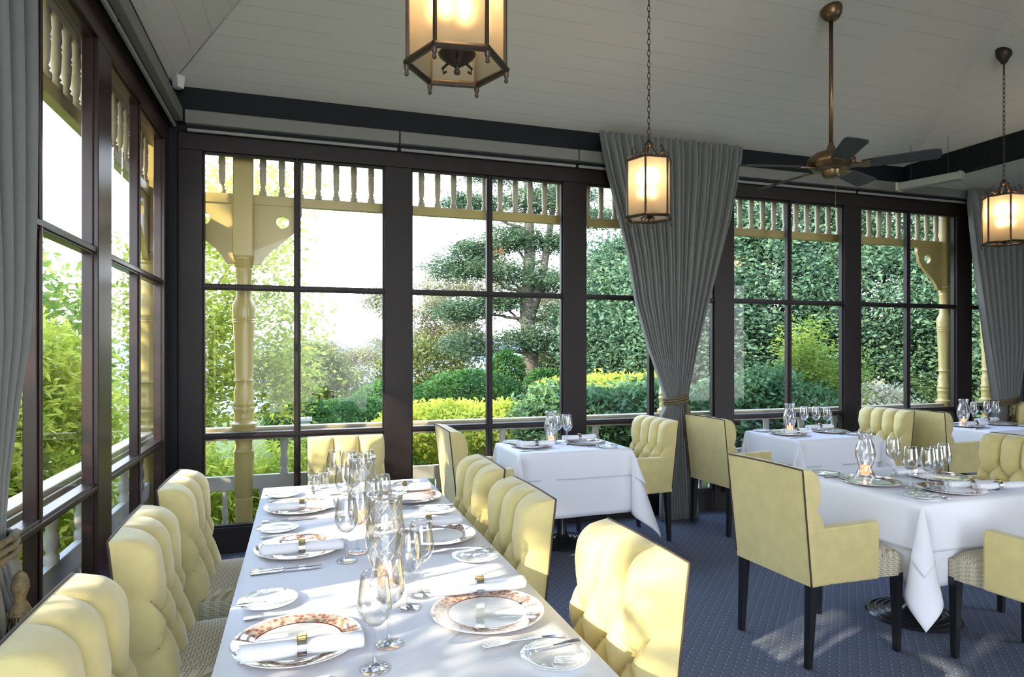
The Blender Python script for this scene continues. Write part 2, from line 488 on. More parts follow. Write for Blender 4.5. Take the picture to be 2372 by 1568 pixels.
wf_ = MB().box(1.4, XR + 0.1, -3.1, -3.0, 0, 4.4).build('wall_front_added', mat('cream_wall_paint', (0.55, 0.50, 0.40), 0.7)); wf_['kind'] = 'structure'  # unseen partial rear wall, added to cut light from behind
wi = [0]
def window(axis, pos, a, b, side, mframe):
    wi[0] += 1
    root = empty('window_%d' % wi[0]); root['kind'] = 'structure'
    mb = MB()
    def bx(p, q, z0, z1, d0=0.0, d1=0.045):
        lo, hi = (pos + d0, pos + d1) if side > 0 else (pos - d1, pos - d0)
        if axis == 'x': mb.box(p, q, lo, hi, z0, z1)
        else: mb.box(lo, hi, p, q, z0, z1)
    mid = (a + b) / 2
    w = 0.022
    bx(a, a + 0.012, 0.19, HH); bx(b - 0.012, b, 0.19, HH)
    if b - a > 1.0: bx(mid - 0.025, mid + 0.025, 0.19, HH)
    bx(a, b, 1.937, 1.981, -0.003, 0.048); bx(a, b, 0.838, 0.882, -0.006, 0.052)
    # raised bead on the bars
    bx(a, b, 1.947, 1.971, -0.012, -0.003); bx(a, b, 0.85, 0.87, -0.016, -0.006)
    if b - a > 1.0: bx(mid - 0.010, mid + 0.010, 0.19, HH, -0.009, 0.0)
    bx(a, b, 0.19, 0.205); bx(a, b, HH - 0.015, HH)
    mb.build('window_frame', mframe, root, bevel=0.003)
    cols_ = [(a + 0.012, mid - 0.025), (mid + 0.025, b - 0.012)] if b - a > 1.0 else [(a + 0.012, b - 0.012)]
    for (p, q) in cols_:
        for (z0, z1) in ((0.205, 0.838), (0.882, 1.937), (1.981, HH - 0.015)):
            g = MB()
            lo, hi = (pos + 0.023, pos + 0.027) if side > 0 else (pos - 0.027, pos - 0.023)
            c = (lo + hi) / 2
            if axis == 'x': ii = [g.addv(v) for v in ((p, c, z0), (q, c, z0), (q, c, z1), (p, c, z1))]
            else: ii = [g.addv(v) for v in ((c, p, z0), (c, q, z0), (c, q, z1), (c, p, z1))]
            g.face(ii)
            g.build('glass_pane', M['glass'], root)
for (a, b) in back_open: window('x', YB, a, b, 1, M['frame'])
for (a, b) in left_open[:4]: window('y', XL, a, b, -1, M['frame_side'])

# ceiling: three sloping boarded planes meeting on hips, flat in the middle
K1, K2 = 0.296, 0.479
zt = EAVE + K1 * 2.7
dx = K1 * 2.7 / K2
XE = 6.0
hipL = (XL + dx, YB - 2.7, zt); hipR = (XE - dx, YB - 2.7, zt)
cr = empty('ceiling'); cr['kind'] = 'structure'
def slab(name, pts, m):
    mb = MB(); i = [mb.addv(p) for p in pts]; j = [mb.addv((p[0], p[1], p[2] + 0.06)) for p in pts]
    mb.face(i); mb.face(list(reversed(j)))
    n = len(pts)
    for k in range(n): mb.face((i[k], j[k], j[(k + 1) % n], i[(k + 1) % n]))
    return mb.build(name, m, cr)
slab('back_slope', [(XL, YB, EAVE), (XE, YB, EAVE), hipR, hipL], M['ceil_x'])
slab('left_slope', [(XL, -3, EAVE), (XL, YB, EAVE), hipL, (hipL[0], -3, zt)], M['ceil_y'])
slab('right_slope', [(XE, YB, EAVE), (XE, -3, EAVE), (hipR[0], -3, zt), hipR], M['ceil_y'])
slab('flat_centre', [hipL, hipR, (hipR[0], -3, zt), (hipL[0], -3, zt)], M['ceil_x'])
mb = MB(); mb.tube([(XL, YB, EAVE - 0.001), (hipL[0], hipL[1], hipL[2] - 0.001)], 0.004, 6); mb.build('hip_bead', M['ceil_x'], cr, smooth=True)
# the lower soffit beyond the beam
slab('soffit', [(XE, YB, 3.19), (XR, YB, 3.19), (XR, -3, 3.19), (XE, -3, 3.19)], M['ceil_y'])
bm_ = MB().box(XE - 0.06, XE + 0.04, -3, YB - 0.03, 3.18, EAVE + 0.02).build('ceiling_beam', M['navy'], bevel=0.004)
bm_.name = 'trim_3'; bm_['kind'] = 'structure'

# blinds (rolled up) over each window
def blind(axis, a, b):
    def bx(mb, p, q, d0, d1, z0, z1):
        if axis == 'x': mb.box(p, q, YB - d1, YB - d0, z0, z1)
        else: mb.box(XL + d0, XL + d1, p, q, z0, z1)
        return mb
    e_ = (((a + b) / 2, YB - 0.06, 3.05) if axis == 'x' else (XL + 0.06, (a + b) / 2, 3.05))
    r_ = empty('roller_blind', e_)
    inv = Matrix.Translation(-Vector(e_))
    bx(MB(), a, b, 0.03, 0.115, 3.105, 3.20).xform(inv).build('headbox', M['blind'], r_, bevel=0.006)
    bx(MB(), a + 0.01, b - 0.01, 0.055, 0.075, 3.058, 3.08).xform(inv).build('bottom_rail', M['blind_rail'], r_, bevel=0.004)
    bx(MB(), a + 0.03, b - 0.03, 0.062, 0.066, 3.08, 3.106).xform(inv).build('fabric_edge', M['navy'], r_)
    return r_
bl = ['in the left back corner', 'second window from the left', 'left of the centre curtain', 'behind the ceiling fan', 'far right, beneath the slim heater']
for k in range(5):
    a, b = -0.687 + PITCH * k - 0.105, -0.687 + PITCH * k + OW + 0.105
    tag(blind('x', a + 0.002, b - 0.002), 'raised grey roller blind on back wall over window, ' + bl[k], 'blind', 'roller blinds over the back windows')
for k, t in enumerate(('next to the back corner', 'second from the back corner')):
    a, b = left_open[k]
    tag(blind('y', a - 0.108, b + 0.108), 'raised grey roller blind on left wall, window ' + t, 'blind', 'roller blinds over the left windows')

# ------------------------------------------------------------ curtains
def curtain_panel(zs, ls, rs, folds, mapf, amp=0.045, seed=0, nz=56, parent=None, name='panel'):
    r_ = random.Random(seed)
    ph = [r_.uniform(-0.5, 0.5) for _ in range(6)]
    zz = np.linspace(zs[0], zs[-1], nz)
    zi = zs[::-1]; li = ls[::-1]; ri = rs[::-1]
    nu = folds * 8 + 1
    P = []
    for z in zz:
        l = np.interp(z, zi, li); rr = np.interp(z, zi, ri)
        w = rr - l
        row = []
        top = max(0.0, 1 - (zs[0] - z) / 0.14)
        for k in range(nu):
            u = k / (nu - 1)
            uu = u + 0.012 * math.sin(7 * u + ph[0] * 6) * (1 - top)
            A = amp * (1 - 0.55 * top)
            A = min(A, 0.035 + 0.03 * w)
            d = A * math.sin(2 * math.pi * folds * uu) + A * 0.35 * math.sin(2 * math.pi * folds * 0.5 * uu + ph[1] * 9 + z * 0.6)
            if top > 0: d += 0.006 * math.sin(2 * math.pi * folds * 4 * uu) * top
            row.append(mapf(l + w * uu, d, z))
        P.append(row)
    mb = MB(); mb.grid(P)
    return mb.build(name, M['curtain'], parent, smooth=True, solid=0.003)

def tieback(parent, cx, cy, z, rx, ry, tass, loc_tass):
    mb = MB()
    for dz in (-0.022, 0.0, 0.022):
        pts = [(cx + (rx) * math.cos(a), cy + ry * math.sin(a), z + dz + 0.018 * math.cos(a)) for a in [2 * math.pi * k / 40 for k in range(40)]]
        mb.tube(pts, [0.010 + 0.0025 * math.sin(k * 1.9) for k in range(40)], 7, closed=True)
    tb = mb.build('tieback', M['cord'], parent, smooth=True)
    x, y, zz = loc_tass
    mb = MB()
    mb.lathe([(0.004, 0.0), (0.014, -0.01), (0.02, -0.03), (0.021, -0.045), (0.014, -0.065), (0.012, -0.075), (0.02, -0.088), (0.027, -0.11)], 14, (x, y, zz))
    rr_ = random.Random(3)
    for k in range(46):
        a = rr_.uniform(0, 6.28); q = rr_.uniform(0.3, 1) * 0.026
        x1, y1 = x + q * math.cos(a), y + q * math.sin(a)
        mb.tube([(x1, y1, zz - 0.10), (x1 + 0.25 * q * math.cos(a), y1 + 0.25 * q * math.sin(a), zz - 0.17), (x1 + 0.3 * q * math.cos(a + 0.7), y1 + 0.3 * q * math.sin(a), zz - 0.10 - tass * rr_.uniform(0.85, 1))], 0.0032, 4)
    mb.build('tassel', M['cord'], tb, smooth=True)

cz = [3.35, 3.28, 2.976, 2.673, 2.293, 1.913, 1.534, 1.268, 1.10, 1.059, 1.0, 0.927, 0.584, 0.01]
cl = [2.39, 2.397, 2.47, 2.559, 2.662, 2.732, 2.849, 2.955, 3.02, 3.041, 3.03, 2.985, 2.985, 2.977]
crr = [3.83, 3.817, 3.756, 3.687, 3.572, 3.459, 3.347, 3.281, 3.24, 3.224, 3.235, 3.272, 3.298, 3.347]
cm = [3.215, 3.212, 3.21, 3.2, 3.19, 3.175, 3.155, 3.14, 3.135, 3.132, 3.13, 3.13, 3.13, 3.15]
cu = empty('curtain', (3.1, 5.0, 0), 0, 'pair of grey pleated curtains tied together on the back wall behind the middle lantern', 'curtain', 'grey tied curtains')
mp = lambda u, d, z: (u - 3.1, d, z)
curtain_panel(cz, cl, cm, 13, mp, seed=1, parent=cu)
curtain_panel(cz, [c + 0.012 for c in cm], crr, 11, mp, seed=2, parent=cu)
tieback(cu, 0.03, 0.0, 1.06, 0.115, 0.07, 0.2, (0.10, -0.075, 1.03))
cz2 = [3.17, 3.1, 2.468, 1.542, 1.0, 0.941, 0.85, 0.5, 0.01]
cl2 = [6.64, 6.645, 6.744, 6.918, 7.03, 7.045, 7.03, 7.02, 7.0]
cr2 = [7.44, 7.44, 7.43, 7.42, 7.32, 7.303, 7.34, 7.36, 7.40]
cu = empty('curtain', (7.1, 5.0, 0), 0, 'grey pleated curtain tied back in the far right corner of the back wall', 'curtain', 'grey tied curtains')
curtain_panel(cz2, cl2, cr2, 15, lambda u, d, z: (u - 7.1, d, z), seed=3, parent=cu)
tieback(cu, 0.075, 0.0, 0.945, 0.145, 0.08, 0.2, (0.03, -0.085, 0.91))
cz3 = [3.3, 2.57, 2.17, 1.90, 1.70, 1.51, 1.334, 1.169, 1.04, 0.99, 0.93, 0.874, 0.727, 0.45, 0.01]
cr3 = [2.20, 2.20, 2.20, 2.19, 2.17, 2.13, 2.07, 2.02, 2.00, 2.00, 2.02, 2.08, 2.18, 2.22, 2.24]
cl3 = [1.30, 1.36, 1.45, 1.52, 1.59, 1.66, 1.73, 1.80, 1.84, 1.85, 1.83, 1.78, 1.74, 1.72, 1.70]
cu = empty('curtain', (-0.775, 2.0, 0), 0, 'grey curtain at the left edge, tied back on the left wall', 'curtain', 'grey tied curtains')
curtain_panel(cz3, cl3, cr3, 16, lambda u, d, z: (d, u - 2.0, z), seed=4, parent=cu, amp=0.05)
tieback(cu, 0.0, -0.06, 0.985, 0.08, 0.12, 0.30, (0.085, -0.02, 0.93))

# ------------------------------------------------------------ verandah
MB().box(XO - 0.12, 8.2, YB + 0.10, YO + 0.12, -0.16, 0.02).build('verandah_deck', M['cream'])
MB().box(XO - 0.12, XL - 0.10, -3.0, YB + 0.10, -0.16, 0.02).build('verandah_deck', M['cream'])
for k, o in enumerate([o for o in col.objects if o.name.startswith('verandah_deck')]):
    o.name = 'trim_%d' % (4 + k); o['kind'] = 'structure'
def make_post():
    r_ = empty('verandah_post')
    pr = [(0.062, 0.0), (0.062, 0.30), (0.066, 0.34), (0.066, 0.345), (0.060, 0.352), (0.066, 0.36), (0.070, 0.55), (0.074, 0.66), (0.074, 0.70),
          (0.078, 0.71), (0.066, 0.72), (0.060, 0.76), (0.064, 0.80), (0.084, 0.84), (0.09, 0.87), (0.09, 0.90), (0.095, 0.905), (0.095, 0.925), (0.078, 0.935),
          (0.07, 0.95), (0.074, 0.965), (0.074, 0.98), (0.070, 1.0), (0.074, 1.02), (0.079, 1.03), (0.079, 1.045), (0.072, 1.055), (0.079, 1.07), (0.079, 1.085), (0.07, 1.10),
          (0.074, 1.16), (0.066, 1.20), (0.058, 1.235), (0.066, 1.25), (0.072, 1.258), (0.066, 1.268), (0.064, 1.30), (0.070, 1.50), (0.077, 1.68), (0.080, 1.70),
          (0.084, 1.71), (0.079, 1.718), (0.084, 1.727), (0.079, 1.735), (0.084, 1.744), (0.082, 1.76), (0.086, 1.80), (0.082, 1.85), (0.064, 1.885), (0.058, 1.91), (0.056, 2.0),
          (0.060, 2.10), (0.066, 2.12), (0.060, 2.13), (0.070, 2.145), (0.064, 2.155), (0.074, 2.17), (0.068, 2.18), (0.08, 2.195), (0.08, 2.21)]
    MB().lathe(pr, 28, close=True).build('turned_shaft', M['post'], r_, smooth=True, auto=50)
    MB().box(-0.075, 0.075, -0.075, 0.075, 2.21, 3.25).build('square_head', M['post'], r_, bevel=0.012)
    return r_
PP = Proto(make_post)
PX = [(-1.09, YO), (-0.43, YO), (3.315, YO), (6.87, YO), (7.54, YO), (-1.09, -0.2)]
PL = ['pale yellow turned verandah post at the left back corner, seen through the left window', 'pale yellow turned verandah post with two brackets, in the leftmost back window',
      'pale yellow turned verandah post just left of the centre curtain tie', 'pale yellow turned verandah post with bracket, in the rightmost full window', 'pale yellow turned verandah post beside the far right curtain',
      'pale yellow turned verandah post outside left windows behind the left curtain']
for p, l in zip(PX, PL): PP.place((p[0], p[1], 0), 0, l, 'post', 'turned verandah posts')

def bracket_mesh(flip):
    cd = bpy.data.curves.new('bracket', 'CURVE'); cd.dimensions = '2D'; cd.fill_mode = 'BOTH'; cd.extrude = 0.018
    pts = [(0, 2.63), (0.36, 2.63), (0.36, 2.56), (0.345, 2.53), (0.335, 2.47), (0.29, 2.41), (0.21, 2.34), (0.13, 2.27), (0.08, 2.21), (0.055, 2.16), (0, 2.16)]
    sp = cd.splines.new('POLY'); sp.points.add(len(pts) - 1); sp.use_cyclic_u = True
    for q, (x, z) in zip(sp.points, pts): q.co = (x * flip, z, 0, 1)
    sp = cd.splines.new('POLY'); sp.points.add(23); sp.use_cyclic_u = True
    for k, q in enumerate(sp.points):
        a = 2 * math.pi * k / 24; q.co = ((0.215 + 0.048 * math.cos(a)) * flip, 2.50 + 0.048 * math.sin(a), 0, 1)
    ob = bpy.data.objects.new('tmp', cd); col.objects.link(ob)
    bpy.context.view_layer.update()
    me = bpy.data.meshes.new_from_object(ob.evaluated_get(bpy.context.evaluated_depsgraph_get()))
    me.transform(Matrix.Rotation(math.radians(90), 4, 'X'))
    me.materials.clear(); me.materials.append(M['post'])
    bpy.data.objects.remove(ob)
    return me
bmesh_r = bracket_mesh(1)
def bracket(x, y, rz, label):
    o = bpy.data.objects.new('post_bracket', bmesh_r); col.objects.link(o)
    o.location = (x, y, 0); o.rotation_euler = (0, 0, rz)
    b_ = o.modifiers.new('bevel', 'BEVEL'); b_.width = 0.004; b_.limit_method = 'ANGLE'
    tag(o, label, 'bracket', 'fretwork brackets on the verandah posts')
bracket(-0.43 + 0.07, YO, 0, 'curved bracket with round hole, right side of the post in the leftmost window')
bracket(-0.43 - 0.07, YO, math.pi, 'curved bracket with round hole, left side of the post in the leftmost window')
bracket(6.87 - 0.07, YO, math.pi, 'curved bracket with round hole on the far right yellow post')
bracket(XO, YO - 0.07, -math.pi / 2, 'curved bracket with round hole in the left wall window near the corner')
bracket(3.315 - 0.07, YO, math.pi, 'curved bracket with round hole behind the left half of the centre curtain')
bracket(3.315 + 0.07, YO, 0, 'curved bracket with round hole behind the right half of the centre curtain')

sp_prof = [(0.024, 2.70), (0.024, 2.73), (0.014, 2.742), (0.020, 2.752), (0.013, 2.765), (0.018, 2.79), (0.021, 2.87), (0.018, 2.885), (0.022, 2.895), (0.018, 2.905), (0.022, 2.93), (0.019, 2.99), (0.024, 3.0), (0.024, 3.03)]
sp_me = MB().lathe([(r_ * 1.3, z) for r_, z in sp_prof], 10).build('spindle', M['cream'], None, smooth=True)
sp_mesh = sp_me.data; bpy.data.objects.remove(sp_me)
ba_prof = [(0.026, 0.0), (0.026, 0.03), (0.016, 0.045), (0.024, 0.06), (0.026, 0.10), (0.017, 0.135), (0.021, 0.15), (0.024, 0.20), (0.026, 0.24)]
def baluster_mesh(z0, z1, k):
    h = z1 - z0
    prof = [(r_ * k, z0 + z / 0.24 * h) for r_, z in ba_prof]
    o = MB().lathe(prof, 10).build('baluster', M['white_paint'], None, smooth=True)
    me = o.data; bpy.data.objects.remove(o); return me
bal_hi = baluster_mesh(0.52, 0.80, 1.25); bal_lo = baluster_mesh(0.14, 0.41, 0.85)

def run(p0, p1, lab_f, lab_b, skip=()):
    """frieze above and balustrade below between two posts"""
    v = Vector(p1) - Vector(p0); L = v.length; ang = math.atan2(v.y, v.x)
    fr = empty('spindle_frieze', (p0[0], p0[1], 0), ang, lab_f, 'frieze', 'spindle friezes under the verandah eaves')
    MB().box(0, L, -0.028, 0.028, 2.625, 2.70).build('bottom_rail', M['post'], fr, bevel=0.004)
    MB().box(0, L, -0.035, 0.035, 3.03, 3.25).build('top_rail', M['post'], fr, bevel=0.004)
    n = int((L - 0.14) / 0.135); st = (L - 0.14) / n
    for k in range(n):
        o = bpy.data.objects.new('spindle', sp_mesh); col.objects.link(o); o.parent = fr; o.location = (0.07 + st * (k + 0.5), 0, 0)
    br = empty('balustrade', (p0[0], p0[1], 0), ang, lab_b, 'balustrade', 'cream balustrades around the verandah')
    MB().hexa([(0, -0.05, 0.80), (L, -0.05, 0.80), (L, 0.05, 0.80), (0, 0.05, 0.80), (0, -0.06, 0.87), (L, -0.06, 0.87), (L, 0.06, 0.87), (0, 0.06, 0.87)]).box(0, L, -0.045, 0.045, 0.87, 0.897).build('handrail', M['cream'], br, bevel=0.008)
    MB().box(0, L, -0.02, 0.02, 0.41, 0.52).build('middle_rail', M['white_paint'], br, bevel=0.003)
    MB().box(0, L, -0.03, 0.03, 0.06, 0.14).build('bottom_rail', M['white_paint'], br, bevel=0.003)
    n = max(1, int((L - 0.14) / 0.42)); st = (L - 0.14) / n
    for k in range(n):
        o = bpy.data.objects.new('baluster', bal_hi); col.objects.link(o); o.parent = br; o.location = (0.07 + st * (k + 0.5), 0, 0)
    n = max(1, int((L - 0.14) / 0.115)); st = (L - 0.14) / n
    for k in range(n):
        o = bpy.data.objects.new('baluster', bal_lo); col.objects.link(o); o.parent = br; o.location = (0.07 + st * (k + 0.5), 0, 0)
run(PX[0], PX[1], 'short frieze between the paired corner posts at left', 'short balustrade between the paired corner posts at left')
run(PX[1], PX[2], 'long spindle frieze across the first three back windows', 'long cream balustrade behind the long table and the middle table')
run(PX[2], PX[3], 'spindle frieze in the windows right of the centre curtain', 'cream balustrade behind the tables right of the centre curtain')
run(PX[3], PX[4], 'short frieze between the paired posts at far right', 'short balustrade between the paired posts at far right')
run(PX[0], PX[5], 'spindle frieze outside the left wall windows', 'cream balustrade outside the left wall windows')
# verandah roof edge
MB().box(XO - 0.45, 8.3, YB + 0.06, YO + 0.45, 3.25, 3.33).build('eaves', M['post'])
MB().box(XO - 0.45, XL - 0.06, -3.0, YB + 0.06, 3.25, 3.33).build('eaves', M['post'])
for k, o in enumerate([o for o in col.objects if o.name.startswith('eaves')]):
    o.name = 'trim_%d' % (6 + k); o['kind'] = 'structure'

# ------------------------------------------------------------ chairs
def tufted_back(W, nch, rows, zt_=0.94, zb=0.39, x_rear_top=-0.33, x_rear_bot=-0.27, lean=True, Wb=None):
    """returns MB of the padded backrest. local: faces +x, width along y"""
    Wb = Wb or W
    th_t, th_b = 0.065, 0.09
    p = W / nch
    segs = []
    z0, dz = rows
    nrow = 3
    for j in range(1, nch): segs.append(((j * p, z0), (j * p, 9)))
    for r_ in range(nrow - 1):
        za, zb_ = z0 - r_ * dz, z0 - (r_ + 1) * dz
        if r_ % 2 == 0:
            for j in range(nch):
                bx_ = (j + 0.5) * p
                for k in (j, j + 1):
                    if 0 < k < nch or True: segs.append(((k * p, za), (bx_, zb_)))
        else:
            for j in range(nch):
                ax = (j + 0.5) * p
                for k in (j, j + 1): segs.append(((ax, za), (k * p, zb_)))
    zl = z0 - (nrow - 1) * dz
    for j in range(1, nch): segs.append(((j * p, zl), (j * p, -9)))
    btn = [(j * p, z0) for j in range(1, nch)] + [((j + 0.5) * p, z0 - dz) for j in range(nch)] + [(j * p, zl) for j in range(1, nch)]
    NY, NZ = 12 * nch + 1, 64
    ys = np.linspace(0, W, NY); zs = np.linspace(zb, zt_, NZ)
    YY, ZZ = np.meshgrid(ys, zs)
    D = np.full(YY.shape, 9.0)
    for (a, b) in segs:
        a = np.array(a); b = np.array(b); ab = b - a
        t = np.clip(((YY - a[0]) * ab[0] + (ZZ - a[1]) * ab[1]) / (ab @ ab), 0, 1)
        D = np.minimum(D, np.hypot(YY - a[0] - t * ab[0], ZZ - a[1] - t * ab[1]))
    R = p * 0.5
    q = np.clip(D / R, 0, 1)
    h = 0.052 * np.sqrt(np.clip(1 - (1 - q) ** 2, 0, 1))
    for (y, z) in btn:
        h -= 0.020 * np.exp(-((YY - y) ** 2 + (ZZ - z) ** 2) / (2 * 0.013 ** 2))
    # roll over at top and soft sides
    et = np.clip((zt_ - ZZ) / 0.07, 0, 1); es = np.clip(np.minimum(YY, W - YY) / 0.04, 0, 1)
    roll = -0.075 * (1 - np.sqrt(np.clip(1 - (1 - et) ** 2, 0, 1))) - 0.035 * (1 - np.sqrt(np.clip(1 - (1 - es) ** 2, 0, 1)))
    f = (ZZ - zb) / (zt_ - zb)
    xr = x_rear_bot + (x_rear_top - x_rear_bot) * f
    th = th_b + (th_t - th_b) * f
    X = xr + th + (h + roll) * np.clip(1, 0, 1)
    X = np.maximum(X, xr + 0.006)
    wf = (Wb + (W - Wb) * f) / W
    mb = MB()
    P = [[(float(X[i, j]), float((YY[i, j] - W / 2) * wf[i, j]), float(ZZ[i, j] + 0.004 * math.sin(math.pi * min(1, max(0, YY[i, j] / W))) * (f[i, j] ** 6) )) for j in range(NY)] for i in range(NZ)]
    idx = mb.grid(P)
    R_ = [[(float(xr[i, j]), P[i][j][1], P[i][j][2] - (0.0 if i < NZ - 1 else 0.02)) for j in range(NY)] for i in (0, NZ // 3, 2 * NZ // 3, NZ - 1)]
    # rear face grid with matching side rows
    RG = [[(float(xr[i, j]), P[i][j][1], P[i][j][2]) for j in range(NY)] for i in range(NZ)]
    ridx = mb.grid(RG, flip=True)
    for i in range(NZ - 1):
        mb.face((idx[i][0], idx[i + 1][0], ridx[i + 1][0], ridx[i][0]))
        mb.face((idx[i + 1][-1], idx[i][-1], ridx[i][-1], ridx[i + 1][-1]))
    for j in range(NY - 1):
        mb.face((idx[-1][j], idx[-1][j + 1], ridx[-1][j + 1], ridx[-1][j]))
        mb.face((idx[0][j + 1], idx[0][j], ridx[0][j], ridx[0][j + 1]))
    return mb, RG
def piping(RG, r=0.0042):
    path = [RG[i][0] for i in range(0, len(RG), 4)] + [RG[-1][j] for j in range(0, len(RG[0]), 3)] + [RG[i][-1] for i in range(len(RG) - 1, -1, -4)]
    mb = MB(); mb.tube(path, r, 6); return mb
def seat_mesh(x0, x1, w0, w1, z0, z1):
    P = []
    N = 13
    mb = MB()
    for i in range(N):
        u = i / (N - 1); x = x0 + (x1 - x0) * u; row = []
        hw = (w0 + (w1 - w0) * u) / 2
        for j in range(N):
            v = j / (N - 1) * 2 - 1
            fr_ = 1 - max(0, (u - 0.86) / 0.14) ** 2
            e_ = (1 - abs(v) ** 8) * (1 - max(0, (u - 0.8) / 0.2) ** 3)
            cy_ = v * hw * (1 - 0.06 * max(0, (u - 0.8) / 0.2) ** 2)
            xx = x - 0.03 * (abs(v) ** 4) * max(0, (u - 0.7) / 0.3)
            row.append((xx, cy_, z1 - 0.035 + 0.035 * e_ ** 0.5 + 0.012 * (1 - v * v) * (1 - (2 * u - 1) ** 2)))
        P.append(row)
    idx = mb.grid(P, flip=True)
    Pb = [[(p[0], p[1], z0) for p in row] for row in P]
    bd = mb.grid(Pb)
    for i in range(N - 1):
        mb.face((idx[i][0], bd[i][0], bd[i + 1][0], idx[i + 1][0])); mb.face((idx[i][-1], idx[i + 1][-1], bd[i + 1][-1], bd[i][-1]))
        mb.face((idx[0][i], idx[0][i + 1], bd[0][i + 1], bd[0][i])); mb.face((idx[-1][i + 1], idx[-1][i], bd[-1][i], bd[-1][i + 1]))
    return mb
def leg_mb(x, y, kx, ky, h=0.39):
    a, b = 0.022, 0.014
    return MB().hexa([(x + kx - b, y + ky - b, 0), (x + kx + b, y + ky - b, 0), (x + kx + b, y + ky + b, 0), (x + kx - b, y + ky + b, 0),
                      (x - a, y - a, h), (x + a, y - a, h), (x + a, y + a, h), (x - a, y + a, h)])
def make_armchair():
    r_ = empty('armchair')
    mb, RG = tufted_back(0.52, 4, (0.755, 0.082), Wb=0.51)
    bk = mb.build('backrest', M['velvet'], r_, smooth=True, auto=55)
    piping(RG).build('piping', M['pipe'], bk, smooth=True)
    for s in (-1, 1):
        y0, y1 = s * 0.255, s * 0.285     # outer face splays forward
        mb = MB()
        o0, o1 = s * 0.256, s * 0.288; i0, i1 = s * 0.196, s * 0.226
        lo = sorted
        xa, xb = -0.262, 0.125
        pts = [(xa, i0, 0.39), (xb, i1, 0.39), (xb, o1, 0.39), (xa, o0, 0.39), (xa - 0.03, i0, 0.66), (xb, i1, 0.672), (xb, o1, 0.672), (xa - 0.03, o0, 0.66)]
        if s < 0:
            pts = [pts[3], pts[2], pts[1], pts[0], pts[7], pts[6], pts[5], pts[4]]
        mb.hexa(pts).build('arm', M['velvet'], r_, bevel=0.012)
    seat_mesh(-0.20, 0.335, 0.40, 0.56, 0.385, 0.515).build('seat', M['seat'], r_, smooth=True, auto=60)
    for s in (-1, 1):
        leg_mb(-0.245, s * 0.228, -0.02, 0, 0.395).build('leg', M['leg'], r_, bevel=0.003)
        leg_mb(0.285, s * 0.245, 0.004, 0, 0.395).build('leg', M['leg'], r_, bevel=0.003)
    return r_
def make_sidechair():
    r_ = empty('dining_chair')
    mb, RG = tufted_back(0.475, 3, (0.775, 0.10))
    bk = mb.build('backrest', M['velvet'], r_, smooth=True, auto=55)
    piping(RG).build('piping', M['pipe'], bk, smooth=True)
    seat_mesh(-0.18, 0.31, 0.475, 0.50, 0.385, 0.515).build('seat', M['seat'], r_, smooth=True, auto=60)
    MB().box(-0.20, 0.27, -0.225, 0.225, 0.36, 0.392).build('seat_rail', M['velvet'], r_, bevel=0.008)
    for s in (-1, 1):
        leg_mb(-0.245, s * 0.20, -0.02, 0, 0.395).build('leg', M['leg'], r_, bevel=0.003)
        leg_mb(0.25, s * 0.205, 0.004, 0, 0.395).build('leg', M['leg'], r_, bevel=0.003)
    return r_
AC, SCH = Proto(make_armchair), Proto(make_sidechair)
R = math.radians
gL, gR = 'tufted side chairs along the window side of the long table', 'tufted side chairs along the aisle side of the long table'
for (x, y, rz, l) in ((-0.215, 1.645, 0, 'pale olive tufted chair nearest the camera on the window side of the long table'),
                      (-0.215, 2.405, 1.5, 'pale olive tufted chair in the middle of the window side row'),
                      (-0.215, 3.12, -1, 'pale olive tufted chair farthest back on the window side, beside the corner window')):
    SCH.place((x, y, 0), R(rz), l, 'chair', gL)
for (x, y, rz, l) in ((0.635, 1.715, 180, 'pale olive tufted chair with sunlit back, nearest on the aisle side of the long table'),
                      (0.565, 2.485, 181, 'pale olive tufted chair in the middle of the aisle side, sunlit across its buttons'),
                      (0.57, 3.13, 180, 'pale olive tufted chair farthest back on the aisle side of the long table')):
    SCH.place((x, y, 0), R(rz), l, 'chair', gR)
SCH.place((0.27, 4.02, 0), R(-90), 'pale olive chair at the head of the long table, before the back window', 'chair')
for (x, y, rz, l) in ((2.515, 2.72, 3, 'pale olive armchair with its back to the camera, left of the near right table'),
                      (4.09, 2.92, 180, 'pale olive tufted armchair cut by the right edge, right of the near right table'),
                      (3.27, 2.06, 90, 'pale olive armchair at the bottom right corner, only its arm and seat showing'),
                      (1.28, 4.58, 0, 'pale olive armchair left of the square table by the middle window'),
                      (2.46, 4.68, 182, 'pale olive tufted armchair left of the centre curtain, facing the square table'),
                      (3.50, 4.66, 3, 'pale olive armchair just right of the centre curtain, seen from behind'),
                      (4.97, 4.76, 180, 'pale olive tufted armchair facing left behind the near right table glasses'),
                      (5.72, 4.56, 2, 'pale olive armchair seen from behind, left of the far right table'),
                      (6.98, 4.80, 180, 'pale olive tufted armchair at the far right edge below the corner curtain')):
    AC.place((x, y, 0), R(rz), l, 'armchair', 'pale olive armchairs at the square tables')

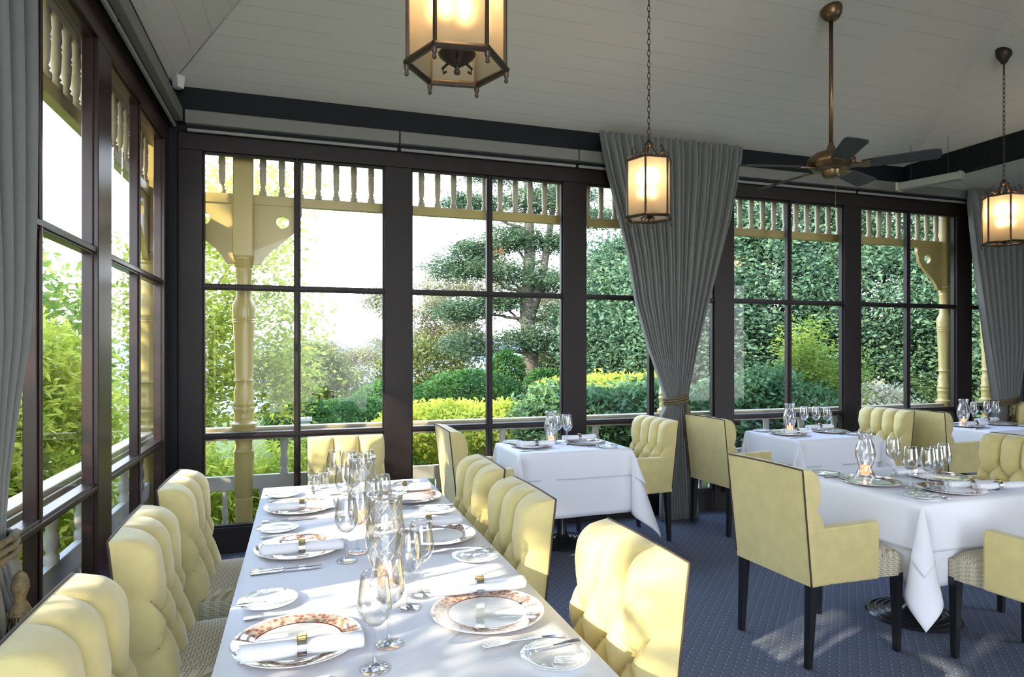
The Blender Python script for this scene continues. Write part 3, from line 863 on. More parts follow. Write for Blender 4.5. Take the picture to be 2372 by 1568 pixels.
# ------------------------------------------------------------ tables and cloths
def pedestal(parent, x, y, z1=0.70):
    pr = [(0.0, 0.0), (0.235, 0.0), (0.24, 0.006)]
    for k in range(5):
        r0 = 0.235 - k * 0.036; z = 0.012 + k * 0.007
        pr += [(r0, z), (r0 - 0.006, z + 0.006), (r0 - 0.016, z + 0.006), (r0 - 0.024, z)]
    pr += [(0.045, 0.06), (0.036, 0.09), (0.034, z1 - 0.04), (0.06, z1)]
    MB().lathe(pr, 40, (x, y, 0), close=False).build('pedestal', M['iron'], parent, smooth=True, auto=40)
def table(name, x0, x1, y0, y1, peds, label, group=None):
    cx, cy = (x0 + x1) / 2, (y0 + y1) / 2
    t = empty(name, (cx, cy, 0), 0, label, 'table', group)
    MB().box(x0 - cx + 0.004, x1 - cx - 0.004, y0 - cy + 0.004, y1 - cy - 0.004, 0.705, 0.742).build('tabletop', M['tabletop'], t, bevel=0.004)
    for (px_, py_) in peds: pedestal(t, px_ - cx, py_ - cy)
    return t
def cloth(x0, x1, y0, y1, z, drop, seed, label, group, rot=0.0, amp=0.010, ox=(0, 0)):
    cx, cy = (x0 + x1) / 2, (y0 + y1) / 2
    hx, hy = (x1 - x0) / 2 + 0.002, (y1 - y0) / 2 + 0.002
    r_ = random.Random(seed); ph = [r_.uniform(0, 6.28) for _ in range(12)]
    def axis(h, nin):
        a = np.linspace(0, drop, 15)[::-1]
        return [-h - t for t in a] + list(np.linspace(-h, h, nin + 2)[1:-1]) + [h + t for t in a[::-1]]
    us = axis(hx, int(hx * 24)); vs = axis(hy, int(hy * 24))
    P = []
    for v in vs:
        row = []
        for u in us:
            a = max(0, abs(u) - hx); b = max(0, abs(v) - hy)
            sx_, sy_ = (1 if u > 0 else -1), (1 if v > 0 else -1)
            rr_ = 0.006
            if a == 0 and b == 0:
                row.append((u, v, z)); continue
            if a > 0 and b == 0:
                w = a / drop
                fo = rr_ + 0.03 * a + amp * w * (math.sin(v * 8 + ph[0]) + 0.5 * math.sin(v * 17 + ph[1])) * (1 - (abs(v) / hy) ** 4)
                row.append((sx_ * (hx + min(fo, a) if a < 0.01 else hx + fo), v, z - a)); continue
            if b > 0 and a == 0:
                w = b / drop
                fo = rr_ + 0.03 * b + amp * w * (math.sin(u * 8 + ph[2]) + 0.5 * math.sin(u * 17 + ph[3])) * (1 - (abs(u) / hx) ** 4)
                row.append((u, sy_ * (hy + fo), z - b)); continue
            r0 = math.hypot(a, b); f = math.atan2(b, a)
            k = 3 if sx_ > 0 else 5
            A = 0.34 + 0.05 * math.sin(ph[k]); B = 0.20 + 0.04 * math.sin(ph[k + 1])
            if sy_ > 0: A *= 0.45
            eh = rr_ + 0.03 * r0
            dg = r0 * A * math.sin(2 * f) ** 2
            tg = r0 * B * math.sin(4 * f)
            px_ = eh * math.cos(f) + dg * 0.707 + tg * 0.707
            py_ = eh * math.sin(f) + dg * 0.707 - tg * 0.707
            hz = math.sqrt(max(1e-6, r0 * r0 - dg * dg * 0.8))
            row.append((sx_ * (hx + px_), sy_ * (hy + py_), z - hz))
        P.append(row)
    mb = MB(); mb.grid(P)
    o = mb.build('tablecloth', M['linen'], None, smooth=True, solid=0.002)
    o.location = (cx, cy, 0); o.rotation_euler = (0, 0, rot)
    return tag(o, label, 'tablecloth', group)
TZ = 0.75
T = {}
def square_table(key, x0, x1, y0, y1, place, d1=0.235, d2=0.40, seed=1):
    T[key] = (x0, x1, y0, y1)
    table('square_table', x0, x1, y0, y1, [((x0 + x1) / 2, (y0 + y1) / 2)], 'square pedestal table ' + place + ', under white cloths', 'square pedestal tables')
    cloth(x0, x1, y0, y1, 0.7455, d2, seed, 'long under cloth on square table ' + place, 'white under cloths', amp=0.008)
    cloth(x0 - 0.006, x1 + 0.006, y0 - 0.006, y1 + 0.006, 0.7495, d1, seed + 40, 'short top cloth on square table ' + place, 'white top cloths', amp=0.006)
square_table('T4', 2.86, 3.70, 2.39, 3.20, 'nearest the camera on the right', 0.235, 0.40, 2)
square_table('T2', 1.49, 2.36, 4.40, 4.99, 'at the middle window, left of the centre curtain', 0.20, 0.47, 3)
square_table('T3', 3.89, 4.73, 4.35, 5.02, 'right of the centre curtain', 0.22, 0.42, 4)
square_table('T5', 5.98, 6.72, 4.27, 4.95, 'at far right by the corner curtain', 0.22, 0.42, 5)
table('long_table', -0.195, 0.69, 0.75, 3.76, [(0.25, 1.1), (0.25, 2.2), (0.25, 3.3)], 'long dining table in the left foreground under white cloths')
cloth(-0.195, 0.69, 0.75, 3.76, 0.7485, 0.42, 8, 'long white tablecloth over the long foreground table', None, amp=0.012)

# ------------------------------------------------------------ tableware
def make_charger():
    pr = [(0.0, 0.004), (0.085, 0.004), (0.09, 0.0), (0.10, 0.001), (0.158, 0.014), (0.160, 0.0155), (0.159, 0.017), (0.156, 0.0165), (0.106, 0.0075), (0.100, 0.006), (0.0, 0.006)]
    return MB().lathe(pr, 64).build('charger_plate', M['charger'], None, smooth=True, auto=50)
def make_sideplate():
    pr = [(0.0, 0.003), (0.045, 0.003), (0.047, 0.0), (0.052, 0.001), (0.083, 0.012), (0.0845, 0.0135), (0.083, 0.0145), (0.054, 0.0075), (0.048, 0.0055), (0.0, 0.005)]
    return MB().lathe(pr, 48).build('side_plate', M['china'], None, smooth=True, auto=50)
def extr(outline, z0, z1, arch=0.0):
    mb = MB(); n = len(outline)
    zz = lambda x: arch * math.sin(math.pi * min(1, max(0, (x + 0.11) / 0.22)))
    a = [mb.addv((x, y, z0 + zz(x))) for x, y in outline]; b = [mb.addv((x, y, z1 + zz(x))) for x, y in outline]
    mb.face(list(reversed(a))); mb.face(b)
    for k in range(n): mb.face((a[k], a[(k + 1) % n], b[(k + 1) % n], b[k]))
    return mb
def make_knife(L=0.23, name='table_knife'):
    s = L / 0.23
    r_ = empty(name)
    extr([(-0.115 * s, -0.0105 * s), (-0.06 * s, -0.0085 * s), (-0.01 * s, -0.0055 * s), (-0.005 * s, 0.005 * s), (-0.06 * s, 0.008 * s), (-0.115 * s, 0.010 * s)], 0.0005, 0.0065).build('handle', M['steel'], r_, bevel=0.002)
    extr([(-0.005 * s, -0.0055 * s), (0.02 * s, -0.008 * s), (0.08 * s, -0.0095 * s), (0.108 * s, -0.004 * s), (0.115 * s, 0.004 * s), (0.1 * s, 0.006 * s), (-0.005 * s, 0.005 * s)], 0.002, 0.004).build('blade', M['steel'], r_)
    return r_
def make_fork():
    r_ = empty('table_fork')
    extr([(-0.105, -0.010), (-0.05, -0.006), (0.03, -0.003), (0.03, 0.003), (-0.05, 0.006), (-0.105, 0.010)], 0.001, 0.004, 0.006).build('handle', M['steel'], r_, bevel=0.001)
    mb = extr([(0.03, -0.003), (0.045, -0.012), (0.06, -0.0125), (0.06, 0.0125), (0.045, 0.012), (0.03, 0.003)], 0.001, 0.003, 0.006)
    for y in (-0.0108, -0.0036, 0.0036, 0.0108):
        mb2 = extr([(0.06, y - 0.0017), (0.108, y - 0.0009), (0.108, y + 0.0009), (0.06, y + 0.0017)], 0.001, 0.003, 0.006)
        n0 = len(mb.v); mb.v += mb2.v; mb.f += [tuple(i + n0 for i in f) for f in mb2.f]; mb.mi += mb2.mi
    mb.build('tines', M['steel'], r_)
    return r_
def make_napkin():
    r_ = empty('rolled_napkin')
    N = 26; turns = 3.0
    # spiral section swept along x, slightly pinched where the ring sits
    P = []
    for i in range(25):
        x = -0.14 + 0.28 * i / 24
        pin = 1 - 0.16 * math.exp(-(x / 0.025) ** 2)
        row = []
        for k in range(61):
            t = k / 60; a = t * turns * 2 * math.pi + 0.6
            rad_ = (0.006 + 0.0165 * t) * pin * (1 + 0.03 * math.sin(x * 40 + a))
            row.append((x + 0.004 * math.sin(a * 0.5) * (abs(x) > 0.13), 1.12 * rad_ * math.cos(a), 0.0225 * pin * 0 + 0.0225 + 0.95 * rad_ * math.sin(a)))
        P.append(row)
    mb = MB(); mb.grid(P); mb.build('rolled_cloth', M['napkin'], r_, smooth=True, solid=0.0015)
    mb = MB()
    mb.lathe([(0.0215, -0.011), (0.0235, -0.011), (0.0235, 0.011), (0.0215, 0.011), (0.0215, -0.011)], 24)
    mb.xform(Matrix.Translation((0, 0, 0.0225)) @ Matrix.Rotation(math.radians(90), 4, 'Y'))
    rg = mb.build('napkin_ring', M['steel'], r_, smooth=True, auto=40)
    MB().box(-0.012, 0.012, -0.012, 0.012, 0.045, 0.052).build('ring_stone', M['gold'], rg, bevel=0.004)
    return r_
def make_wineglass(tall=True):
    h = 0.225 if tall else 0.20
    r_ = empty('wine_glass')
    b0 = 0.105 if tall else 0.08
    pr = [(0.0, 0.002), (0.034, 0.0), (0.036, 0.0015), (0.030, 0.004), (0.012, 0.008), (0.005, 0.016), (0.0038, 0.04), (0.0036, b0 - 0.015), (0.006, b0 - 0.003)]
    MB().lathe(pr, 28).build('stem_and_foot', M['crystal'], r_, smooth=True)
    k = 1.0 if tall else 0.92
    out = [(0.004, b0 - 0.005), (0.018, b0), (0.032 * k, b0 + 0.014), (0.0395 * k, b0 + 0.032), (0.041 * k, b0 + 0.046), (0.038 * k, b0 + 0.075), (0.033 * k, h - 0.01), (0.031 * k, h)]
    inn = [(a - 0.0012, z) for a, z in reversed(out[1:])] + [(0.0, b0 + 0.001)]
    MB().lathe(out + [(0.0305 * k, h + 0.0005)] + inn, 32).build('bowl', M['crystal'], r_, smooth=True)
    return r_
def make_tumbler():
    out = [(0.0, 0.002), (0.022, 0.0), (0.026, 0.006), (0.030, 0.05), (0.033, 0.085), (0.031, 0.086), (0.028, 0.05), (0.022, 0.012), (0.0, 0.010)]
    return MB().lathe(out, 28).build('tea_light_glass', M['crystal'], None, smooth=True)
def hurricane_mesh(prof, nm):
    r_ = empty('hurricane_lamp_glass')
    ins = [(a - 0.0018, z) for a, z in reversed(prof)]
    MB().lathe(prof + ins, 40).build('glass_chimney', M['crystal'], r_, smooth=True)
    mb = MB()
    zs = [z for _, z in prof]; rs = [a for a, _ in prof]
    z0, z1 = prof[0][1], prof[-1][1]
    for k in range(8):
        for sg in (1, -1):
            pts = []
            for i in range(30):
                t = i / 29; z = z0 + (z1 - z0) * (0.04 + 0.92 * t)
                a = k * math.pi / 4 + sg * t * 3.3
                r0 = float(np.interp(z, zs, rs)) + 0.0008
                pts.append((r0 * math.cos(a), r0 * math.sin(a), z))
            mb.tube(pts, 0.0013, 5)
    mb.build('cut_pattern', M['cut'], r_, smooth=True)
    mb = MB(); n = 40
    mb.tube([((rs[-1]) * math.cos(2 * math.pi * k / n), rs[-1] * math.sin(2 * math.pi * k / n), z1 + 0.001) for k in range(n)], 0.0018, 6, closed=True)
    mb.build('rim', M['cut'], r_, smooth=True)
    return r_
HB = Proto(lambda: hurricane_mesh([(0.052, 0.0), (0.047, 0.012), (0.040, 0.035), (0.041, 0.055), (0.052, 0.09), (0.060, 0.13), (0.0615, 0.16), (0.058, 0.20), (0.053, 0.24), (0.053, 0.265), (0.0565, 0.285)], 1))
HS = Proto(lambda: hurricane_mesh([(0.052, 0.0), (0.044, 0.012), (0.036, 0.035), (0.040, 0.06), (0.051, 0.095), (0.055, 0.125), (0.053, 0.15), (0.044, 0.18), (0.036, 0.205), (0.035, 0.22), (0.040, 0.238), (0.045, 0.25)], 2))
def make_candle():
    r_ = empty('votive_candle')
    MB().lathe([(0.0, 0.0), (0.024, 0.0), (0.0255, 0.003), (0.0255, 0.046), (0.023, 0.05), (0.006, 0.047), (0.0, 0.047)], 24).build('wax_body', M['wax'], r_, smooth=True)
    MB().tube([(0, 0, 0.046), (0.001, 0, 0.054)], 0.0009, 5).build('wick', M['leg'], r_)
    MB().lathe([(0.0, 0.0), (0.004, 0.004), (0.0055, 0.009), (0.0035, 0.019), (0.0008, 0.028), (0.0, 0.029)], 12, (0.001, 0, 0.052)).build('flame', M['flame'], r_, smooth=True)
    return r_
CH, SP_, KN, BK, FK, NP, WG, WS, CD, TU = (Proto(make_charger), Proto(make_sideplate), Proto(make_knife), Proto(lambda: make_knife(0.165, 'butter_knife')), Proto(make_fork),
    Proto(make_napkin), Proto(lambda: make_wineglass(True)), Proto(lambda: make_wineglass(False)), Proto(make_candle), Proto(make_tumbler))
Z0 = 0.7515
def setting(cx, cy, rz, where, parts=('charger', 'napkin', 'side', 'bk', 'knife', 'fork', 'fork2', 'g1', 'g2'), adj={}, grp='the long table', ndy=-0.10):
    c, s = math.cos(R(rz)), math.sin(R(rz))
    def w(x, y, z=0.0): return (cx + c * x - s * y, cy + s * x + c * y, Z0 + z)
    if 'charger' in parts: CH.place(w(0, 0), R(rz), 'charger plate with patterned rim, ' + where, 'plate', 'charger plates on ' + grp)
    if 'napkin' in parts:
        x, y, a = adj.get('napkin', (0.01, ndy, 0)); NP.place(w(x, y, 0.0165 if abs(y) < 0.13 else 0.002), R(rz + a), 'white rolled napkin in a ring, ' + where, 'napkin', 'rolled napkins on ' + grp)
    if 'side' in parts:
        x, y, a = adj.get('side', (-0.085, 0.305, 0)); SP_.place(w(x, y), R(rz), 'small white side plate, ' + where, 'plate', 'side plates on ' + grp)
        if 'bk' in parts: BK.place(w(x, y - 0.035 + 0.0, 0.0145), R(rz + 4), 'butter knife on side plate, ' + where, 'knife', 'butter knives on ' + grp)
    if 'knife' in parts: KN.place(w(-0.04, -0.205), R(rz + 2), 'table knife beside the plate, ' + where, 'knife', 'table knives on ' + grp)
    if 'knife2' in parts: KN.place(w(-0.04, -0.232), R(rz + 1), 'outer table knife beside the plate, ' + where, 'knife', 'table knives on ' + grp)
    if 'fork' in parts: FK.place(w(-0.04, 0.195), R(rz - 2), 'table fork beside the plate, ' + where, 'fork', 'table forks on ' + grp)
    for k, g in (('g1', (0.19, -0.185, 'nearer the plate')), ('g2', (0.235, -0.085, 'nearer the candle'))):
        if k in parts:
            x, y = adj.get(k, g[:2]); WG.place(w(x, y), 0, 'wine glass %s, %s' % (g[2], where), 'glass', 'wine glasses on ' + grp)
allp = ('charger', 'napkin', 'side', 'bk', 'knife', 'fork', 'g1', 'g2')
setting(-0.01, 1.74, 0, 'nearest setting on the window side of the long table', allp, {'g1': (0.172, -0.19), 'g2': (0.22, -0.072), 'napkin': (0.01, -0.108, 0)})
setting(-0.01, 2.555, 0, 'middle setting on the window side of the long table', allp + ('knife2',), {'g1': (0.16, -0.185), 'g2': (0.205, -0.095)})
setting(-0.01, 3.21, 0, 'farthest setting on the window side of the long table', allp)
setting(0.498, 1.767, 180, 'nearest setting on the aisle side of the long table', allp, {'g1': (0.155, -0.20), 'g2': (0.205, -0.12), 'napkin': (-0.01, -0.125, -3)})
setting(0.507, 2.56, 180, 'middle setting on the aisle side of the long table', allp)
setting(0.512, 3.26, 180, 'farthest setting on the aisle side of the long table', allp)
setting(0.25, 3.58, -90, 'at the head of the long table', ('side', 'knife', 'g1', 'g2'), {'side': (0.02, 0.30, 0), 'g1': (0.1, -0.09), 'g2': (0.14, -0.02)})
for (x, y, l) in ((0.253, 2.104, 'large cut glass hurricane shade nearest the camera on the long table'), (0.247, 2.86, 'large cut glass hurricane shade farther back on the long table')):
    HB.place((x, y, Z0), 0, l, 'candle shade', 'cut glass hurricane shades on the long table')
    CD.place((x, y, Z0 + 0.002), 0, 'lit amber candle inside the ' + l.replace('large ', ''), 'candle', 'lit votive candles')
SQ = {'T4': 'on the near right table', 'T2': 'on the middle window table', 'T3': 'on the table right of the centre curtain', 'T5': 'on the far right table'}
for key, (x, y) in {'T4': (3.215, 3.06), 'T2': (1.90, 4.86), 'T3': (4.23, 4.86), 'T5': (6.27, 4.78)}.items():
    HS.place((x, y, Z0), 0, 'cut glass hurricane shade with flared rim ' + SQ[key], 'candle shade', 'cut glass hurricane shades on the square tables')
    CD.place((x, y, Z0 + 0.002), 0, 'lit amber candle in the glass shade ' + SQ[key], 'candle', 'lit votive candles')
g4 = 'the near right table'
setting(3.03, 2.85, 0, 'left setting on the near right table', ('charger', 'side', 'bk', 'fork'), {'side': (-0.06, 0.27, 0)}, g4)
setting(3.27, 2.56, 90, 'front setting on the near right table', ('charger', 'napkin', 'fork', 'side', 'bk'), {'napkin': (0.01, -0.155, -100), 'side': (-0.07, 0.285, 0)}, g4)
setting(3.52, 2.83, 180, 'right setting on the near right table', ('charger', 'napkin', 'knife'), {'napkin': (0.05, -0.13, 0)}, g4)
NP.place((3.53, 2.50, Z0 + 0.002), R(-8), 'white rolled napkin in a ring at the front right of the near right table', 'napkin', 'rolled napkins on ' + g4)
for (x, y, l) in ((3.33, 2.97, 'farthest of the five, beside the candle shade'), (3.11, 2.665, 'leftmost front one'), (3.155, 2.60, 'second from left, partly behind the leftmost'),
                  (3.235, 2.62, 'third from left'), (3.39, 2.70, 'rightmost')):
    WG.place((x, y, Z0), 0, 'clear wine glass on the near right table, ' + l, 'glass', 'wine glasses on ' + g4)
def two_top(key, cx, cy, w2, fl=1):
    nm = SQ[key]; g = nm.replace('on ', '', 1)
    setting(cx - 0.25, cy, 0, 'left setting ' + nm, ('charger', 'napkin', 'side', 'knife'), {'side': (-0.07, 0.24, 0)}, g)
    setting(cx + 0.22, cy + 0.02, 180, 'right setting ' + nm, ('charger', 'napkin', 'side', 'bk', 'fork'), {'side': (-0.07, 0.24, 0)}, g)
    for (dx_, dy_, l) in w2:
        WG.place((cx + dx_, cy + dy_, Z0), 0, 'clear wine glass %s, %s' % (nm, l), 'glass', 'wine glasses on ' + g)
two_top('T2', 1.925, 4.72, ((0.02, 0.12, 'leftmost, beside the candle shade'), (0.07, 0.03, 'middle of the cluster'), (0.10, 0.13, 'rightmost')))
two_top('T3', 4.32, 4.70, ((0.06, 0.15, 'leftmost of the three'), (0.16, 0.11, 'middle of the three'), (0.21, 0.03, 'rightmost and nearest')))
two_top('T5', 6.38, 4.66, ((-0.02, 0.08, 'left one'), (0.20, 0.11, 'middle one'), (0.27, 0.07, 'rightmost')))
for k, (x, y) in enumerate(((0.06, 3.60), (0.11, 3.66))):
    TU.place((x, y, Z0), 0, ('small clear tumbler on the far left corner of the long table', 'small clear tumbler beside the other at the far end of the long table')[k], 'glass', 'small tumblers at the far end of the long table')

# ------------------------------------------------------------ lanterns
def link_chain(mb, z0, z1, r=0.0024):
    n = int((z1 - z0) / 0.034)
    for k in range(n):
        zc = z0 + (z1 - z0) * (k + 0.5) / n; hl = (z1 - z0) / n * 0.5 + 0.004
        pts = []
        for i in range(12):
            a = 2 * math.pi * i / 12; u = 0.0085 * math.cos(a); w_ = hl * math.sin(a)
            pts.append((u, 0, zc + w_) if k % 2 else (0, u, zc + w_))
        mb.tube(pts, r, 5, closed=True)
def make_lantern(zc):
    """origin at bottom centre of the glass cage; zc = height of the ceiling above it"""
    r_ = empty('pendant_lantern')
    Rr = 0.141; H = 0.35
    vs = [(Rr * math.cos(k * math.pi / 3), Rr * math.sin(k * math.pi / 3)) for k in range(6)]
    mb = MB()
    for (x, y) in vs:
        mb.tube([(x, y, -0.012), (x, y, H + 0.005)], 0.0065, 6)
        mb.lathe([(0.0, -0.045), (0.005, -0.042), (0.0065, -0.036), (0.004, -0.031), (0.008, -0.022), (0.008, -0.012)], 8, (x * 1.02, y * 1.02, 0))
    for z, w_ in ((-0.004, 0.010), (H, 0.008)):
        for k in range(6):
            a = vs[k]; b = vs[(k + 1) % 6]
            mb.tube([(a[0] * 1.03, a[1] * 1.03, z), (b[0] * 1.03, b[1] * 1.03, z)], w_, 6)
    mb.build('cage', M['bronze'], r_, smooth=True, auto=60)
    for k in range(6):
        a = vs[k]; b = vs[(k + 1) % 6]; g = MB(); s = 0.965
        i = [g.addv(p) for p in ((a[0] * s, a[1] * s, 0.004), (b[0] * s, b[1] * s, 0.004), (b[0] * s, b[1] * s, H - 0.004), (a[0] * s, a[1] * s, H - 0.004))]
        g.face(i); g.build('glass_panel', M['frost'], r_)
    mb = MB()
    for k in range(6):
        a = k * math.pi / 3
        pts = [(Rr * math.cos(a) * t, Rr * math.sin(a) * t, H + z) for t, z in ((1.0, 0.0), (0.97, 0.03), (0.75, 0.04), (0.6, 0.025), (0.42, 0.035), (0.25, 0.07), (0.10, 0.10), (0.04, 0.115))]
        mb.tube(pts, 0.0045, 6)
        pts = [(Rr * math.cos(a) * t, Rr * math.sin(a) * t, H + z) for t, z in ((0.62, 0.02), (0.78, 0.06), (0.70, 0.085), (0.58, 0.07))]
        mb.tube(pts, 0.0035, 5)
    mb.lathe([(0.0, 0.09), (0.022, 0.095), (0.03, 0.108), (0.016, 0.122), (0.012, 0.135), (0.0, 0.14)], 14, (0, 0, H))
    mb.build('crown', M['bronze'], r_, smooth=True)
    mb = MB()
    mb.lathe([(0.0, -0.03), (0.008, -0.028), (0.010, -0.02), (0.005, -0.012), (0.012, -0.005), (0.03, 0.006), (0.05, 0.022), (0.055, 0.03), (0.02, 0.035), (0.012, 0.05), (0.010, 0.12), (0.0, 0.12)], 18)
    for k in range(3):
        a = k * 2.094 + 0.4
        mb.tube([(0.03 * math.cos(a), 0.03 * math.sin(a), 0.01), (0.05 * math.cos(a), 0.05 * math.sin(a), -0.002), (0.045 * math.cos(a), 0.045 * math.sin(a), -0.016), (0.036 * math.cos(a), 0.036 * math.sin(a), -0.012)], 0.004, 6)
    mb.build('candle_cluster_base', M['bronze'], r_, smooth=True)
    for k in range(3):
        a = k * 2.094 + 0.9
        MB().lathe([(0.0, 0.0), (0.008, 0.002), (0.011, 0.014), (0.012, 0.026), (0.008, 0.042), (0.0, 0.050)], 12, (0.036 * math.cos(a), 0.036 * math.sin(a), 0.13)).build('bulb', M['bulb'], r_, smooth=True)
    mb = MB(); link_chain(mb, H + 0.135, zc - 0.17); mb.build('chain', M['bronze'], r_, smooth=True)
    MB().tube([(0, 0, zc - 0.17), (0, 0, zc - 0.05)], 0.006, 8).build('rod', M['bronze'], r_, smooth=True)
    MB().lathe([(0.007, -0.09), (0.02, -0.08), (0.035, -0.05), (0.05, -0.03), (0.06, 0.03), (0.0, 0.04)], 20, (0, 0, zc)).build('canopy', M['bronze'], r_, smooth=True)
    L = bpy.data.lights.new('lantern_light', 'POINT'); L.energy = 1.2; L.color = (1.0, 0.66, 0.36); L.shadow_soft_size = 0.04
    lo = bpy.data.objects.new('lantern_light', L); col.objects.link(lo); lo.parent = r_; lo.location = (0, 0, 0.25)
    return r_
def zceil(x, y): return min(zt, EAVE + K1 * (YB - y), EAVE + K2 * (x - XL), EAVE + K2 * (XE - x))
LB = 2.322
for (x, y, l) in ((2.063, 3.604, 'small hexagonal frosted lantern hanging by a chain before the centre curtain'),
                  (0.426, 1.836, 'large-looking hexagonal lantern cut by the top edge, nearest the camera'),
                  (5.15, 3.604, 'hexagonal frosted lantern hanging at the right edge, beyond the fan')):
    lan = make_lantern(zceil(x, y) - LB)
    lan.location = (x, y, LB); lan.rotation_euler = (0, 0, R(-7.9))
    tag(lan, l, 'lantern', 'hexagonal bronze lanterns')

# ------------------------------------------------------------ ceiling fan
fx, fy = 3.485, 3.604
fc = zceil(fx, fy)
f_ = empty('ceiling_fan', (fx, fy, 0), 0, 'brass ceiling fan with five dark blades on a long rod', 'fan')
ca = MB().lathe([(0.0, -0.085), (0.02, -0.085), (0.045, -0.07), (0.062, -0.045), (0.07, -0.02), (0.072, 0.0), (0.0, 0.01)], 28)
ca.xform(Matrix.Rotation(-math.atan(K1), 4, 'X')); ca.xform(Matrix.Translation((0, 0, fc)))
ca.build('canopy', M['brass'], f_, smooth=True)
MB().tube([(0, 0, 2.90), (0, 0, fc - 0.05)], 0.014, 14).build('down_rod', M['brass'], f_, smooth=True)
MB().lathe([(0.016, 2.93), (0.02, 2.91), (0.034, 2.88), (0.036, 2.87)], 20).build('rod_collar', M['brass'], f_, smooth=True)
zb_ = 2.78
MB().lathe([(0.03, 2.875), (0.06, 2.870), (0.11, 2.855), (0.145, 2.825), (0.155, 2.80), (0.15, 2.775), (0.13, 2.76), (0.12, 2.745), (0.06, 2.735), (0.055, 2.705), (0.045, 2.69), (0.0, 2.685)], 32).build('motor_housing', M['brass'], f_, smooth=True, auto=50)
for k in range(5):
    a = R(-121 + 72 * k)
    mb = MB()
    pts = [(0.11, -0.022), (0.16, -0.028), (0.22, -0.048), (0.24, -0.04), (0.24, 0.04), (0.22, 0.048), (0.16, 0.028), (0.11, 0.022)]
    i0 = [mb.addv((x, y, -0.006)) for x, y in pts]; i1 = [mb.addv((x, y, 0.0)) for x, y in pts]
    mb.face(list(reversed(i0))); mb.face(i1)
    for q in range(8): mb.face((i0[q], i0[(q + 1) % 8], i1[(q + 1) % 8], i1[q]))
    mt = Matrix.Translation((0, 0, 2.755)) @ Matrix.Rotation(a, 4, 'Z') @ Matrix.Rotation(R(-13), 4, 'X')
    mb.xform(mt)
    ir = mb.build('blade_iron', M['brass'], f_, bevel=0.002)
    mb = MB()
    pts = [(0.19, -0.05), (0.30, -0.062), (0.60, -0.072), (0.635, -0.06), (0.645, 0.0), (0.635, 0.06), (0.60, 0.072), (0.30, 0.062), (0.19, 0.05)]
    n = len(pts)
    i0 = [mb.addv((x, y, 0.0)) for x, y in pts]; i1 = [mb.addv((x, y, 0.007)) for x, y in pts]
    mb.face(list(reversed(i0))); mb.face(i1)
    for q in range(n): mb.face((i0[q], i0[(q + 1) % n], i1[(q + 1) % n], i1[q]))
    mb.xform(mt); mb.build('blade', M['blade'], f_, bevel=0.002)
mb = MB(); mb.tube([(0.02, -0.02, 2.69), (0.02, -0.02, 2.51)], 0.0014, 5); mb.lathe([(0.0, 0.0), (0.004, 0.004), (0.004, 0.02), (0.0, 0.025)], 8, (0.02, -0.02, 2.49)); mb.build('pull_chain', M['brass'], f_)

# slim heater hung below the ceiling at right, alarm sensor in the left corner
hv = Vector((5.79 - 5.61, 4.42 - 4.95, 0)); hL = hv.length
ht = empty('ceiling_heater', (5.61, 4.95, 3.107), math.atan2(hv.y, hv.x), 'slim pale grey box heater hung near the right beam', 'heater')
MB().box(0.02, hL - 0.02, -0.045, 0.045, -0.04, 0.03).build('housing', M['heater'], ht, bevel=0.004)
MB().box(0.0, 0.02, -0.05, 0.05, -0.045, 0.035).build('end_cap', M['heater_end'], ht, bevel=0.003)
MB().box(hL - 0.02, hL, -0.05, 0.05, -0.045, 0.035).build('end_cap', M['heater'], ht, bevel=0.003)
for t in (0.12, hL - 0.12):
    MB().tube([(t, 0, 0.03), (t, 0, 0.40)], 0.0022, 6).build('hanger', M['bronze'], ht)
al = MB().hexa([(-0.03, -0.02, 0), (0.03, -0.02, 0), (0.03, 0.03, 0), (-0.03, 0.03, 0), (-0.035, -0.03, 0.09), (0.035, -0.03, 0.09), (0.035, 0.035, 0.09), (-0.035, 0.035, 0.09)]).build('motion_sensor', M['plastic'], None, bevel=0.006)
al.location = (XL + 0.085, YB - 0.14, 3.33); al.rotation_euler = (0, 0, R(-45))
tag(al, 'small white motion sensor at the ceiling in the left back corner', 'sensor')

# ------------------------------------------------------------ garden
GZ = -0.55
g = np.random.default_rng(5)
mb = MB(); P = []
def ground_z(x, y):
    d = max(0.0, y - 7.0)
    return GZ + 0.055 * max(0.0, min(d, 14.0)) * (0.5 + 0.5 * math.tanh((x - 2.0) / 3.0)) + (-0.14) * max(0, y - 22)
for y in np.linspace(-12, 60, 60):
    P.append([(float(x), float(y), ground_z(float(x), float(y))) for x in np.linspace(-40, 50, 60)])
mb.grid(P); gd = mb.build('garden_lawn', M['grass'], None, smooth=True)
tag(gd, 'green garden lawn falling away beyond the verandah', 'lawn', kind='stuff')

